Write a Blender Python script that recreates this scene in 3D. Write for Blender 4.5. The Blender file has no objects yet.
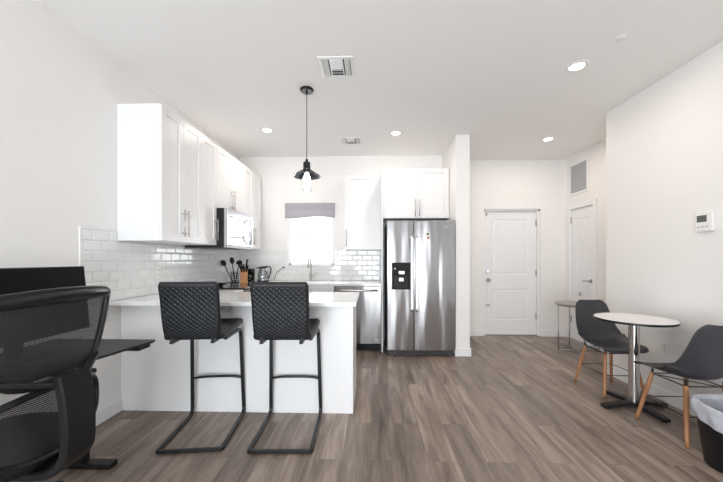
import bpy, bmesh, math, random
from mathutils import Vector, Matrix
random.seed(4)
PI = math.pi
S = bpy.context.scene
C = bpy.context.collection

# ------------------------------------------------------------------ camera
CEIL = 2.85; XL = -2.065; XR = 2.58; XH = 3.14; YB = 4.97; YD = 5.25; YC = 3.59; YREAR = -2.6
cd = bpy.data.cameras.new('camera'); cam = bpy.data.objects.new('camera', cd); C.objects.link(cam)
cam.location = (0, 0, 1.25); cam.rotation_euler = (PI/2, 0, math.radians(1.70))
cd.sensor_width = 36.0; cd.sensor_fit = 'HORIZONTAL'
cd.lens = 36.0*320/723
cd.shift_y = 18/723
cd.clip_start = 0.05
S.camera = cam

# ------------------------------------------------------------------ world, lamps, exposure
w = bpy.data.worlds.new('world'); S.world = w; w.use_nodes = True
w.node_tree.nodes['Background'].inputs[0].default_value = (0.86, 0.93, 1.0, 1)
w.node_tree.nodes['Background'].inputs[1].default_value = 2.2
S.view_settings.view_transform = 'Standard'; S.view_settings.look = 'None'
S.view_settings.gamma = 1; S.view_settings.exposure = 0.30
S.view_settings.use_curve_mapping = False
S.cycles.max_bounces = 12; S.cycles.diffuse_bounces = 8; S.cycles.glossy_bounces = 6
S.cycles.transparent_max_bounces = 16
S.cycles.sample_clamp_indirect = 8

def area(name, loc, rot, sx, sy, power, col=(1, 1, 1), shape='RECTANGLE', spread=PI):
    l = bpy.data.lights.new(name, 'AREA'); l.shape = shape; l.size = sx
    if shape in ('RECTANGLE', 'ELLIPSE'): l.size_y = sy
    l.energy = power; l.color = col; l.spread = spread
    o = bpy.data.objects.new(name, l); C.objects.link(o); o.location = loc; o.rotation_euler = rot
    return o
# daylight through the glass doors behind the camera (faces +Y) and the kitchen window (faces -Y)
DAY = area('daylight_rear', (-0.6, YREAR-0.3, 1.05), (PI/2+0.38, 0, 0), 2.3, 2.0, 158, (0.90, 0.96, 1.0))
DAYK = area('daylight_kitchen', (-0.935, YB+0.5, 1.62), (-PI/2, 0, 0), 1.3, 1.5, 26, (0.95, 0.98, 1.0))
CAN_POWER = 6.0; CAN_COL = (1.0, 0.88, 0.78)

# ------------------------------------------------------------------ materials
def lin(c):
    return tuple(((v/12.92) if v <= 0.04045 else ((v+0.055)/1.055)**2.4) for v in c)
def mat(name, col, rough=0.5, metal=0.0, noise=0.0, nscale=20.0, bump=0.0, bscale=60.0, coat=0.0, emit=None, estr=0, spec=0.5, stretch=(1, 1, 1)):
    m = bpy.data.materials.new(name); m.use_nodes = True
    nt = m.node_tree; b = nt.nodes['Principled BSDF']
    b.inputs['Base Color'].default_value = (*col, 1)
    b.inputs['Roughness'].default_value = rough; b.inputs['Metallic'].default_value = metal
    b.inputs['Coat Weight'].default_value = coat
    b.inputs['Specular IOR Level'].default_value = spec
    if emit: b.inputs['Emission Color'].default_value = (*emit, 1); b.inputs['Emission Strength'].default_value = estr
    tc = nt.nodes.new('ShaderNodeTexCoord'); mp = nt.nodes.new('ShaderNodeMapping')
    mp.inputs['Scale'].default_value = stretch
    nt.links.new(tc.outputs['Object'], mp.inputs['Vector'])
    n = nt.nodes.new('ShaderNodeTexNoise'); n.inputs['Scale'].default_value = nscale; n.inputs['Detail'].default_value = 4
    nt.links.new(mp.outputs[0], n.inputs['Vector'])
    if noise:
        mx = nt.nodes.new('ShaderNodeMix'); mx.data_type = 'RGBA'
        mx.inputs[6].default_value = (*[c*(1-noise) for c in col], 1); mx.inputs[7].default_value = (*[min(1, c*(1+noise)) for c in col], 1)
        nt.links.new(n.outputs['Fac'], mx.inputs[0]); nt.links.new(mx.outputs[2], b.inputs['Base Color'])
    if bump:
        n2 = nt.nodes.new('ShaderNodeTexNoise'); n2.inputs['Scale'].default_value = bscale; n2.inputs['Detail'].default_value = 3
        nt.links.new(mp.outputs[0], n2.inputs['Vector'])
        bp = nt.nodes.new('ShaderNodeBump'); bp.inputs['Strength'].default_value = bump; bp.inputs['Distance'].default_value = 0.01
        nt.links.new(n2.outputs['Fac'], bp.inputs['Height']); nt.links.new(bp.outputs[0], b.inputs['Normal'])
    return m

M = {}
M['wall'] = mat('wall_paint', (0.84, 0.825, 0.81), 0.55, bump=0.05, bscale=180, noise=0.01)
M['ceiling'] = mat('ceiling_paint', (0.88, 0.87, 0.86), 0.8, bump=0.05, bscale=150)
M['trim'] = mat('trim_paint', (0.84, 0.84, 0.84), 0.35, noise=0.01)
M['door'] = mat('door_paint', (0.84, 0.84, 0.85), 0.35, noise=0.01)
M['cab'] = mat('cabinet_lacquer', (0.80, 0.80, 0.805), 0.3, noise=0.01)
M['grout'] = mat('grout', (0.74, 0.74, 0.74), 0.8, noise=0.05)
M['tile'] = mat('glazed_tile', (0.80, 0.81, 0.81), 0.07, noise=0.015, nscale=9)
M['quartz'] = mat('white_quartz', (0.82, 0.82, 0.82), 0.12, noise=0.04, nscale=9)
M['black'] = mat('black_plastic', (0.009, 0.009, 0.010), 0.42, spec=0.25, noise=0.1, bump=0.04, bscale=300)
M['blackgloss'] = mat('black_gloss', (0.008, 0.008, 0.009), 0.06, noise=0.05)
M['satinblack'] = mat('satin_black_metal', (0.010, 0.010, 0.011), 0.33, noise=0.1, spec=0.35)
M['darkgrey'] = mat('dark_grey_metal', (0.06, 0.06, 0.065), 0.45, noise=0.1)
M['leather'] = mat('charcoal_leatherette', (0.011, 0.012, 0.015), 0.45, spec=0.35, noise=0.25, nscale=40, bump=0.15, bscale=350)
M['screen'] = mat('screen_off', (0.003, 0.003, 0.003), 0.4, spec=0.12, noise=0.05)
M['desk'] = mat('desk_black_laminate', (0.016, 0.016, 0.017), 0.4, noise=0.2, nscale=60, spec=0.3)
M['nickel'] = mat('brushed_nickel', (0.50, 0.49, 0.48), 0.3, 1.0, noise=0.08, nscale=150)
M['hinge'] = mat('satin_nickel_dark', (0.42, 0.41, 0.40), 0.4, 1.0, noise=0.05)
M['chrome'] = mat('chrome', (0.75, 0.75, 0.76), 0.06, 1.0, noise=0.02)
M['gshell'] = mat('dark_grey_shell', (0.040, 0.040, 0.046), 0.42, spec=0.35, noise=0.06)
M['lam'] = mat('white_laminate', (0.80, 0.79, 0.79), 0.25, noise=0.02)
M['greige'] = mat('greige_tabletop', (0.34, 0.31, 0.28), 0.35, noise=0.25, nscale=14)
M['bag'] = mat('bin_liner', (0.42, 0.43, 0.47), 0.35, noise=0.15, nscale=25, bump=0.6, bscale=30)
M['blind'] = mat('blind_fabric', (0.40, 0.38, 0.42), 0.8, noise=0.08, nscale=90, bump=0.1, bscale=200)
M['ventdark'] = mat('vent_dark', (0.05, 0.05, 0.05), 0.8, noise=0.1)
M['white'] = mat('white_plastic', (0.82, 0.82, 0.81), 0.35, noise=0.01)
M['lcd'] = mat('lcd_grey', (0.10, 0.115, 0.11), 0.2, noise=0.08)
M['greyplastic'] = mat('grey_plastic', (0.35, 0.35, 0.36), 0.4, noise=0.05)
M['grille'] = mat('grille_grey', (0.50, 0.50, 0.51), 0.5, noise=0.05)
M['red'] = mat('red_print', (0.5, 0.03, 0.03), 0.4, noise=0.05)
M['block'] = mat('wood_block', (0.62, 0.28, 0.11), 0.45, noise=0.25, nscale=25, stretch=(1, 1, 0.15))
M['burner'] = mat('burner_mark', (0.06, 0.06, 0.06), 0.2, noise=0.05)
M['bulb'] = mat('lit_bulb', (1, 1, 1), 0.3, emit=(1.0, 0.95, 0.88), estr=14)
M['lens'] = mat('lit_lens', (1, 1, 1), 0.3, emit=(1.0, 0.95, 0.88), estr=12)

def wood(name, c1, c2, stretch, scale=14, rough=0.4):
    m = bpy.data.materials.new(name); m.use_nodes = True; nt = m.node_tree; b = nt.nodes['Principled BSDF']
    tc = nt.nodes.new('ShaderNodeTexCoord'); mp = nt.nodes.new('ShaderNodeMapping'); mp.inputs['Scale'].default_value = stretch
    n = nt.nodes.new('ShaderNodeTexNoise'); n.inputs['Scale'].default_value = scale; n.inputs['Detail'].default_value = 6; n.inputs['Distortion'].default_value = 0.6
    r = nt.nodes.new('ShaderNodeValToRGB'); r.color_ramp.elements[0].position = 0.3; r.color_ramp.elements[1].position = 0.7
    r.color_ramp.elements[0].color = (*c1, 1); r.color_ramp.elements[1].color = (*c2, 1)
    L = nt.links.new
    L(tc.outputs['Object'], mp.inputs[0]); L(mp.outputs[0], n.inputs[0]); L(n.outputs[0], r.inputs[0]); L(r.outputs[0], b.inputs['Base Color'])
    b.inputs['Roughness'].default_value = rough
    return m
M['beech'] = wood('beech_legs', (0.30, 0.13, 0.06), (0.46, 0.22, 0.10), (1, 1, 0.1), 40, 0.45)

def steel(name='stainless_steel', col=(0.37, 0.365, 0.37), rough=0.2):
    m = bpy.data.materials.new(name); m.use_nodes = True; nt = m.node_tree; b = nt.nodes['Principled BSDF']; L = nt.links.new
    b.inputs['Metallic'].default_value = 1; b.inputs['Base Color'].default_value = (*col, 1)
    b.inputs['Anisotropic'].default_value = 0.4
    tc = nt.nodes.new('ShaderNodeTexCoord')
    mp = nt.nodes.new('ShaderNodeMapping'); mp.inputs['Scale'].default_value = (1.0, 1.0, 0.16)
    n = nt.nodes.new('ShaderNodeTexNoise'); n.inputs['Scale'].default_value = 3.6; n.inputs['Detail'].default_value = 1.5
    mp2 = nt.nodes.new('ShaderNodeMapping'); mp2.inputs['Scale'].default_value = (1, 1, 0.02)
    n2 = nt.nodes.new('ShaderNodeTexNoise'); n2.inputs['Scale'].default_value = 260
    L(tc.outputs['Object'], mp.inputs[0]); L(mp.outputs[0], n.inputs[0]); L(tc.outputs['Object'], mp2.inputs[0]); L(mp2.outputs[0], n2.inputs[0])
    bp = nt.nodes.new('ShaderNodeBump'); bp.inputs['Strength'].default_value = 1.0; bp.inputs['Distance'].default_value = 0.05
    L(n.outputs[0], bp.inputs['Height'])
    L(bp.outputs[0], b.inputs['Normal'])
    mr = nt.nodes.new('ShaderNodeMapRange'); mr.inputs['To Min'].default_value = rough-0.04; mr.inputs['To Max'].default_value = rough+0.08
    L(n2.outputs[0], mr.inputs[0]); L(mr.outputs[0], b.inputs['Roughness'])
    return m
M['steel'] = steel()
M['steelmid'] = mat('steel_panel', (0.55, 0.55, 0.56), 0.28, 1.0, noise=0.03)
M['steelflat'] = mat('steel_handle', (0.86, 0.86, 0.87), 0.38, 1.0, noise=0.03)

def glass_mat(name, tint=(1, 1, 1), refl=0.10, edge=0.6):
    m = bpy.data.materials.new(name); m.use_nodes = True; nt = m.node_tree; L = nt.links.new
    out = nt.nodes['Material Output']; nt.nodes.remove(nt.nodes['Principled BSDF'])
    t = nt.nodes.new('ShaderNodeBsdfTransparent'); t.inputs[0].default_value = (*tint, 1)
    g = nt.nodes.new('ShaderNodeBsdfGlossy'); g.inputs['Roughness'].default_value = 0.02
    f = nt.nodes.new('ShaderNodeLayerWeight'); f.inputs[0].default_value = 0.25
    mr = nt.nodes.new('ShaderNodeMapRange'); mr.inputs['To Min'].default_value = refl*0.5; mr.inputs['To Max'].default_value = edge
    mx = nt.nodes.new('ShaderNodeMixShader')
    L(f.outputs['Facing'], mr.inputs[0]); L(mr.outputs[0], mx.inputs[0]); L(t.outputs[0], mx.inputs[1]); L(g.outputs[0], mx.inputs[2]); L(mx.outputs[0], out.inputs[0])
    return m
M['glass'] = glass_mat('clear_glass')
M['smoke'] = glass_mat('smoked_glass', (0.24, 0.25, 0.27), 0.2, 0.25)
M['kglass'] = glass_mat('kettle_glass', (0.80, 0.83, 0.85), 0.3)

def mesh_fabric():
    m = bpy.data.materials.new('chair_mesh_fabric'); m.use_nodes = True; nt = m.node_tree; L = nt.links.new
    b = nt.nodes['Principled BSDF']; b.inputs['Base Color'].default_value = (0.02, 0.02, 0.022, 1); b.inputs['Roughness'].default_value = 0.5
    tc = nt.nodes.new('ShaderNodeTexCoord')
    wv = []
    for ang in (0.9, -0.9):
        mp = nt.nodes.new('ShaderNodeMapping'); mp.inputs['Rotation'].default_value = (0, ang, 0)
        wt = nt.nodes.new('ShaderNodeTexWave'); wt.bands_direction = 'X'; wt.inputs['Scale'].default_value = 55
        L(tc.outputs['Object'], mp.inputs[0]); L(mp.outputs[0], wt.inputs[0]); wv.append(wt)
    mn = nt.nodes.new('ShaderNodeMath'); mn.operation = 'MINIMUM'; L(wv[0].outputs['Fac'], mn.inputs[0]); L(wv[1].outputs['Fac'], mn.inputs[1])
    lt = nt.nodes.new('ShaderNodeMath'); lt.operation = 'LESS_THAN'; lt.inputs[1].default_value = 0.62
    L(mn.outputs[0], lt.inputs[0]); L(lt.outputs[0], b.inputs['Alpha'])
    return m
M['mesh'] = mesh_fabric()

def floor_mat():
    m = bpy.data.materials.new('vinyl_plank_floor'); m.use_nodes = True; nt = m.node_tree; L = nt.links.new
    N = nt.nodes.new; b = nt.nodes['Principled BSDF']
    tc = N('ShaderNodeTexCoord'); sep = N('ShaderNodeSeparateXYZ'); L(tc.outputs['Object'], sep.inputs[0])
    cmb = N('ShaderNodeCombineXYZ'); L(sep.outputs['Y'], cmb.inputs['X']); L(sep.outputs['X'], cmb.inputs['Y'])
    br = N('ShaderNodeTexBrick'); br.offset = 0.37; br.offset_frequency = 2
    br.inputs['Scale'].default_value = 1; br.inputs['Brick Width'].default_value = 1.22; br.inputs['Row Height'].default_value = 0.178
    br.inputs['Mortar Size'].default_value = 0.0012; br.inputs['Mortar Smooth'].default_value = 0.2; br.inputs['Bias'].default_value = 0
    br.inputs['Color1'].default_value = (0, 0, 0, 1); br.inputs['Color2'].default_value = (1, 1, 1, 1); br.inputs['Mortar'].default_value = (0.5, 0.5, 0.5, 1)
    L(cmb.outputs[0], br.inputs['Vector'])
    # per-plank random offset for the grain
    off = N('ShaderNodeVectorMath'); off.operation = 'SCALE'; off.inputs['Scale'].default_value = 17.0; L(br.outputs['Color'], off.inputs[0])
    add = N('ShaderNodeVectorMath'); add.operation = 'ADD'; L(cmb.outputs[0], add.inputs[0]); L(off.outputs[0], add.inputs[1])
    mp = N('ShaderNodeMapping'); mp.inputs['Scale'].default_value = (0.9, 9.0, 1); L(add.outputs[0], mp.inputs[0])
    n1 = N('ShaderNodeTexNoise'); n1.inputs['Scale'].default_value = 1.6; n1.inputs['Detail'].default_value = 7; n1.inputs['Distortion'].default_value = 0.5; n1.inputs['Roughness'].default_value = 0.62
    L(mp.outputs[0], n1.inputs[0])
    r = N('ShaderNodeValToRGB'); e = r.color_ramp.elements
    e[0].position = 0.30; e[0].color = (0.116, 0.083, 0.067, 1); e[1].position = 0.72; e[1].color = (0.40, 0.32, 0.265, 1)
    k = r.color_ramp.elements.new(0.50); k.color = (0.245, 0.188, 0.153, 1)
    L(n1.outputs[0], r.inputs[0])
    mp2 = N('ShaderNodeMapping'); mp2.inputs['Scale'].default_value = (3, 70.0, 1); L(add.outputs[0], mp2.inputs[0])
    n2 = N('ShaderNodeTexNoise'); n2.inputs['Scale'].default_value = 2.0; n2.inputs['Detail'].default_value = 4; L(mp2.outputs[0], n2.inputs[0])
    mr = N('ShaderNodeMapRange'); mr.inputs['To Min'].default_value = 0.86; mr.inputs['To Max'].default_value = 1.12; L(n2.outputs[0], mr.inputs[0])
    mrp = N('ShaderNodeMapRange'); mrp.inputs['To Min'].default_value = 0.70; mrp.inputs['To Max'].default_value = 1.2; L(br.outputs['Color'], mrp.inputs[0])
    mu = N('ShaderNodeMath'); mu.operation = 'MULTIPLY'; L(mr.outputs[0], mu.inputs[0]); L(mrp.outputs[0], mu.inputs[1])
    inv = N('ShaderNodeMapRange'); inv.inputs['To Min'].default_value = 1.0; inv.inputs['To Max'].default_value = 0.45; L(br.outputs['Fac'], inv.inputs[0])
    mu2 = N('ShaderNodeMath'); mu2.operation = 'MULTIPLY'; L(mu.outputs[0], mu2.inputs[0]); L(inv.outputs[0], mu2.inputs[1])
    sc = N('ShaderNodeVectorMath'); sc.operation = 'SCALE'; L(r.outputs[0], sc.inputs[0]); L(mu2.outputs[0], sc.inputs['Scale'])
    L(sc.outputs[0], b.inputs['Base Color'])
    b.inputs['Roughness'].default_value = 0.36
    bp = N('ShaderNodeBump'); bp.inputs['Strength'].default_value = 0.12; bp.inputs['Distance'].default_value = 0.004
    L(n2.outputs[0], bp.inputs['Height']); L(bp.outputs[0], b.inputs['Normal'])
    return m
M['floor'] = floor_mat()

# ------------------------------------------------------------------ helpers
def rig(o, label=None, cat=None, group=None, kind=None):
    if label: o['label'] = label
    if cat: o['category'] = cat
    if group: o['group'] = group
    if kind: o['kind'] = kind
    return o
def thing(name, label, cat, loc=(0, 0, 0), rotz=0, group=None):
    o = bpy.data.objects.new(name, None); C.objects.link(o); o.empty_display_size = 0.1
    o.location = loc; o.rotation_euler = (0, 0, rotz)
    return rig(o, label, cat, group)

class MB:
    """collects shapes in one bmesh; org shifts world coordinates to the thing's own"""
    def __init__(s, org=(0, 0, 0)):
        s.bm = bmesh.new(); s.org = Vector(org)
    def merge(s, b2, mtx=None, smooth=False):
        me = bpy.data.meshes.new('t')
        if mtx is not None: bmesh.ops.transform(b2, matrix=mtx, verts=b2.verts)
        bmesh.ops.translate(b2, vec=-s.org, verts=b2.verts)
        if smooth:
            for f in b2.faces: f.smooth = True
        b2.to_mesh(me); b2.free(); s.bm.from_mesh(me); bpy.data.meshes.remove(me)
        return s
    def box(s, x0, x1, y0, y1, z0, z1, bev=0.0, seg=2, mtx=None):
        b = bmesh.new(); bmesh.ops.create_cube(b, size=1)
        sx, sy, sz = abs(x1-x0), abs(y1-y0), abs(z1-z0)
        for v in b.verts:
            v.co = Vector(((x0+x1)/2+v.co.x*sx, (y0+y1)/2+v.co.y*sy, (z0+z1)/2+v.co.z*sz))
        if bev > 0:
            bmesh.ops.bevel(b, geom=b.edges[:], offset=min(bev, sx*.45, sy*.45, sz*.45), segments=seg, affect='EDGES', profile=0.5)
        return s.merge(b, mtx)
    def sweep(s, pts, prof, closed=False, caps=True, up=None, scales=None, smooth=True):
        """sweep a closed 2D profile (list of (a,b)) along pts"""
        b = bmesh.new(); n = len(pts); P = [Vector(p) for p in pts]; rings = []
        nrm = None
        for i in range(n):
            if closed: t = (P[(i+1) % n]-P[i-1])
            else: t = P[min(i+1, n-1)]-P[max(i-1, 0)]
            t.normalize()
            if nrm is None:
                a = Vector(up) if up else (Vector((0, 0, 1)) if abs(t.z) < 0.9 else Vector((0, 1, 0)))
                nrm = (a - t*a.dot(t)).normalized()
            else:
                nrm = (nrm - t*nrm.dot(t)).normalized()
            bi = t.cross(nrm); k = scales[i] if scales else 1
            rings.append([b.verts.new(P[i]+nrm*(q[1]*k)+bi*(q[0]*k)) for q in prof])
        m = len(prof)
        rng = range(n) if closed else range(n-1)
        for i in rng:
            A, B = rings[i], rings[(i+1) % n]
            for j in range(m): b.faces.new((A[j], A[(j+1) % m], B[(j+1) % m], B[j]))
        if caps and not closed:
            b.faces.new(rings[0][::-1]); b.faces.new(rings[-1])
        bmesh.ops.recalc_face_normals(b, faces=b.faces)
        if smooth:
            for f in b.faces:
                if len(f.verts) == 4: f.smooth = True
        return s.merge(b)
    def tube(s, pts, r, seg=10, closed=False, scales=None):
        return s.sweep(pts, [(math.cos(2*PI*i/seg)*r, math.sin(2*PI*i/seg)*r) for i in range(seg)], closed, scales=scales)
    def bar(s, pts, w_, h_, closed=False, up=None):
        c = min(w_, h_)*0.2
        pr = [(-w_/2+c, -h_/2), (w_/2-c, -h_/2), (w_/2, -h_/2+c), (w_/2, h_/2-c), (w_/2-c, h_/2), (-w_/2+c, h_/2), (-w_/2, h_/2-c), (-w_/2, -h_/2+c)]
        return s.sweep(pts, pr, closed, up=up, smooth=False)
    def lathe(s, prof, c=(0, 0, 0), seg=32, sy=1.0, axis='Z'):
        b = bmesh.new(); rings = []
        for r, z in prof:
            if r < 1e-5: rings.append([b.verts.new((0, 0, z))])
            else: rings.append([b.verts.new((r*math.cos(2*PI*i/seg), r*sy*math.sin(2*PI*i/seg), z)) for i in range(seg)])
        for A, B in zip(rings[:-1], rings[1:]):
            if len(A) == 1 and len(B) == 1: continue
            for i in range(seg):
                j = (i+1) % seg
                if len(A) == 1: b.faces.new((A[0], B[j], B[i]))
                elif len(B) == 1: b.faces.new((A[i], A[j], B[0]))
                else: b.faces.new((A[i], A[j], B[j], B[i]))
        bmesh.ops.recalc_face_normals(b, faces=b.faces)
        for f in b.faces: f.smooth = True
        # keep hard corners
        for e in b.edges:
            if len(e.link_faces) == 2 and e.calc_face_angle(0) > 0.6: e.smooth = False
        R = Matrix.Identity(4)
        if axis == 'Y': R = Matrix.Rotation(PI/2, 4, 'X')      # local z -> -y
        if axis == 'X': R = Matrix.Rotation(PI/2, 4, 'Y')      # local z -> +x
        return s.merge(b, Matrix.Translation(c) @ R)
    def cyl(s, c, r, h, seg=24, axis='Z', bev=0.0):
        bv = min(bev, h*.4, r*.4)
        p = [(0, 0), (r-bv, 0), (r, bv), (r, h-bv), (r-bv, h), (0, h)] if bv else [(0, 0), (r, 0), (r, h), (0, h)]
        return s.lathe(p, c, seg, axis=axis)
    def prism(s, poly, z0, z1, bev=0.0, mtx=None):
        b = bmesh.new(); A = [b.verts.new((x, y, z0)) for x, y in poly]; B = [b.verts.new((x, y, z1)) for x, y in poly]
        n = len(poly); b.faces.new(A[::-1]); b.faces.new(B)
        for i in range(n): b.faces.new((A[i], A[(i+1) % n], B[(i+1) % n], B[i]))
        bmesh.ops.recalc_face_normals(b, faces=b.faces)
        if bev:
            es = [e for e in b.edges if abs(e.verts[0].co.z-e.verts[1].co.z) < 1e-6]
            bmesh.ops.bevel(b, geom=es, offset=bev, segments=2, affect='EDGES', profile=0.5)
        return s.merge(b, mtx)
    def grid(s, fn, nu, nv, thick=0.0):
        b = bmesh.new(); V = [[b.verts.new(fn(i/nu, j/nv)) for j in range(nv+1)] for i in range(nu+1)]
        for i in range(nu):
            for j in range(nv): b.faces.new((V[i][j], V[i+1][j], V[i+1][j+1], V[i][j+1]))
        for f in b.faces: f.smooth = True
        if thick:
            bmesh.ops.recalc_face_normals(b, faces=b.faces)
            bmesh.ops.solidify(b, geom=b.faces[:], thickness=thick)
            for f in b.faces: f.smooth = True
        return s.merge(b)
    def build(s, name, material, parent=None):
        me = bpy.data.meshes.new(name); s.bm.to_mesh(me); s.bm.free()
        me.materials.append(material)
        o = bpy.data.objects.new(name, me); C.objects.link(o)
        if parent is not None: o.parent = parent
        return o
def children(o): return [c for c in bpy.data.objects if c.parent == o]
def copy_tree(o, parent=None):
    c = o.copy(); C.objects.link(c)
    if parent is not None: c.parent = parent
    for ch in children(o): copy_tree(ch, c)
    return c
def smooth_pts(ctrl, n=8, closed=False):
    """Catmull-Rom"""
    P = [Vector(p) for p in ctrl]; m = len(P); out = []
    rng = range(m) if closed else range(m-1)
    for i in rng:
        p0 = P[(i-1) % m] if (closed or i > 0) else P[0]*2-P[1]
        p1 = P[i]; p2 = P[(i+1) % m]
        p3 = P[(i+2) % m] if (closed or i+2 < m) else P[-1]*2-P[-2]
        for k in range(n):
            t = k/n
            out.append(0.5*((2*p1)+(p2-p0)*t+(2*p0-5*p1+4*p2-p3)*t*t+(3*p1-p0-3*p2+p3)*t*t*t))
    if not closed: out.append(P[-1])
    return out
def rounded(pts, r, n=5):
    """polyline with rounded corners"""
    P = [Vector(p) for p in pts]; out = [P[0]]
    for i in range(1, len(P)-1):
        a = (P[i-1]-P[i]); b = (P[i+1]-P[i]); rr = min(r, a.length*.45, b.length*.45)
        A = P[i]+a.normalized()*rr; B = P[i]+b.normalized()*rr
        for k in range(n+1):
            t = k/n; out.append(A*(1-t)**2+P[i]*2*t*(1-t)+B*t*t)
    out.append(P[-1]); return out
def struct(name, mb, m, parent=None):
    o = mb.build(name, m, parent)
    if parent is None: o['kind'] = 'structure'
    return o

# ------------------------------------------------------------------ room shell
T = 0.12
struct('floor', MB().box(XL-T, XH+T, YREAR-T, YD+0.3, -0.1, 0), M['floor'])
struct('ceiling', MB().box(XL-T, XH+T, YREAR-T, YD+0.3, CEIL, CEIL+0.1), M['ceiling'])
struct('wall_left', MB().box(XL-T, XL, YREAR-T, YB+T, 0, CEIL), M['wall'])
struct('wall_right', MB().box(XR, XR+T, YREAR-T, YC, 0, CEIL).box(XR+T, XH+T, YC-T, YC, 0, CEIL), M['wall'])
# hall side wall with the closet door opening
CY0, CY1, CZ = 4.60, 5.17, 2.045
struct('wall_hall', MB().box(XH, XH+T, YC, CY0, 0, CEIL).box(XH, XH+T, CY0, CY1, CZ, CEIL).box(XH, XH+T, CY1, YD+T, 0, CEIL), M['wall'])
# wall holding the entry door
DX0, DX1, DZ = 1.835, 2.735, 2.06
struct('wall_entry', MB().box(1.27, DX0, YD, YD+T, 0, CEIL).box(DX0, DX1, YD, YD+T, DZ, CEIL).box(DX1, XH, YD, YD+T, 0, CEIL), M['wall'])
# kitchen rear wall with window opening
WX0, WX1, WZ0, WZ1 = -1.30, -0.575, 1.145, 2.06
struct('wall_kitchen', MB().box(XL, WX0, YB, YB+T, 0, CEIL).box(WX1, 1.09, YB, YB+T, 0, CEIL).box(WX0, WX1, YB, YB+T, 0, WZ0).box(WX0, WX1, YB, YB+T, WZ1, CEIL), M['wall'])
struct('wall_partition', MB().box(1.09, 1.27, 4.15, YD+T, 0, CEIL, 0.004), M['wall'])
# rear wall behind the camera with a wide glass door opening
struct('wall_rear', MB().box(XL, -1.75, YREAR-T, YREAR, 0, CEIL).box(0.55, XR, YREAR-T, YREAR, 0, CEIL).box(-1.75, 0.55, YREAR-T, YREAR, 2.4, CEIL), M['wall'])
fr = MB().box(-1.75, -1.69, YREAR-0.1, YREAR-0.03, 0, 2.4).box(0.49, 0.55, YREAR-0.1, YREAR-0.03, 0, 2.4).box(-1.69, 0.49, YREAR-0.1, YREAR-0.03, 2.34, 2.4).box(-0.64, -0.56, YREAR-0.1, YREAR-0.03, 0, 2.34)
struct('window_2', fr, M['trim'])

def baseboard(name, x0, x1, y0, y1):
    return struct(name, MB().box(x0, x1, y0, y1, 0, 0.105, 0.004), M['trim'])
baseboard('baseboard_left', XL, XL+0.014, YREAR, 2.58)
baseboard('baseboard_right', XR-0.014, XR, YREAR, YC)
baseboard('baseboard_hall', XH-0.014, XH, YC, CY0-0.06)
baseboard('baseboard_entry_left', 1.27, DX0, YD-0.014, YD)
baseboard('baseboard_entry_right', DX1, XH, YD-0.014, YD)
struct('baseboard_partition', MB().box(1.078, 1.284, 4.136, 4.15, 0, 0.105, 0.004).box(1.27, 1.284, 4.15, YD-0.014, 0, 0.105, 0.004), M['trim'])

# kitchen window
wf = MB()
wy = YB+0.05
wf.box(WX0, WX1, wy, wy+0.05, WZ0, WZ0+0.035).box(WX0, WX1, wy, wy+0.05, WZ1-0.04, WZ1).box(WX0, WX0+0.04, wy, wy+0.05, WZ0, WZ1).box(WX1-0.04, WX1, wy, wy+0.05, WZ0, WZ1)
win = struct('window_1', wf, M['trim'])
struct('meeting_rail', MB().box(WX0+0.04, WX1-0.04, wy-0.005, wy+0.03, 1.575, 1.605), M['trim'], win)
struct('upper_pane', MB().box(WX0+0.04, WX1-0.04, wy+0.02, wy+0.024, 1.605, WZ1-0.04), M['glass'], win)
struct('lower_pane', MB().box(WX0+0.04, WX1-0.04, wy+0.02, wy+0.024, WZ0+0.035, 1.575), M['glass'], win)
struct('sill', MB().box(WX0-0.004, WX1+0.004, YB-0.018, wy, WZ0-0.001, WZ0+0.014, 0.004), M['trim'], win)

# window valance blind
t = thing('roman_blind', 'grey fabric valance blind gathered at the top of the kitchen window', 'blind', (-0.945, YB-0.045, 1.89))
def bl(u, v):
    x = -0.385+0.77*u; z = 0.225*v
    y = -0.012*math.sin(v*PI*3)*0.5 - 0.022*(1-v)**2*math.sin(u*PI) - 0.012
    if v < 0.3: z -= 0.012*math.sin(u*PI*2+0.5)*(0.3-v)/0.3
    return Vector((x, y, z))
MB().grid(bl, 24, 18, 0.006).build('fabric', M['blind'], t)
MB().box(-0.385, 0.385, -0.005, 0.044, 0.205, 0.225, 0.003).build('headrail', M['blind'], t)

# ------------------------------------------------------------------ doors
def hole_panel(mb, x0, x1, z0, z1, panels, yf, th, d=0.008, m=0.022):
    """door slab facing -y with sunk moulded panels"""
    zs = sorted(set([z0, z1]+[p for q in panels for p in q[2:]])); px0, px1 = panels[0][0], panels[0][1]
    mb.box(x0, px0, yf, yf+th, z0, z1).box(px1, x1, yf, yf+th, z0, z1)
    edges = [z0]+[v for q in sorted(panels, key=lambda q: q[2]) for v in q[2:]]+[z1]
    for a, b in zip(edges[0::2], edges[1::2]): mb.box(px0, px1, yf, yf+th, a, b)
    for (a, b, c, e) in panels:
        bmm = bmesh.new()
        loops = [(0, 0), (m*.5, d), (m, d), (m*2.2, d*.25)]
        rings = []
        for ins, dy in loops:
            rings.append([bmm.verts.new((X, yf+dy, Z)) for X, Z in ((a+ins, c+ins), (b-ins, c+ins), (b-ins, e-ins), (a+ins, e-ins))])
        for A, B in zip(rings[:-1], rings[1:]):
            for i in range(4): bmm.faces.new((A[i], A[(i+1) % 4], B[(i+1) % 4], B[i]))
        bmm.faces.new(rings[-1])
        bmesh.ops.recalc_face_normals(bmm, faces=bmm.faces)
        if bmm.faces[-1:] and bmm.faces[len(bmm.faces)-1].normal.y > 0: bmesh.ops.reverse_faces(bmm, faces=bmm.faces)
        mb.merge(bmm)
yf = 5.325
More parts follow.
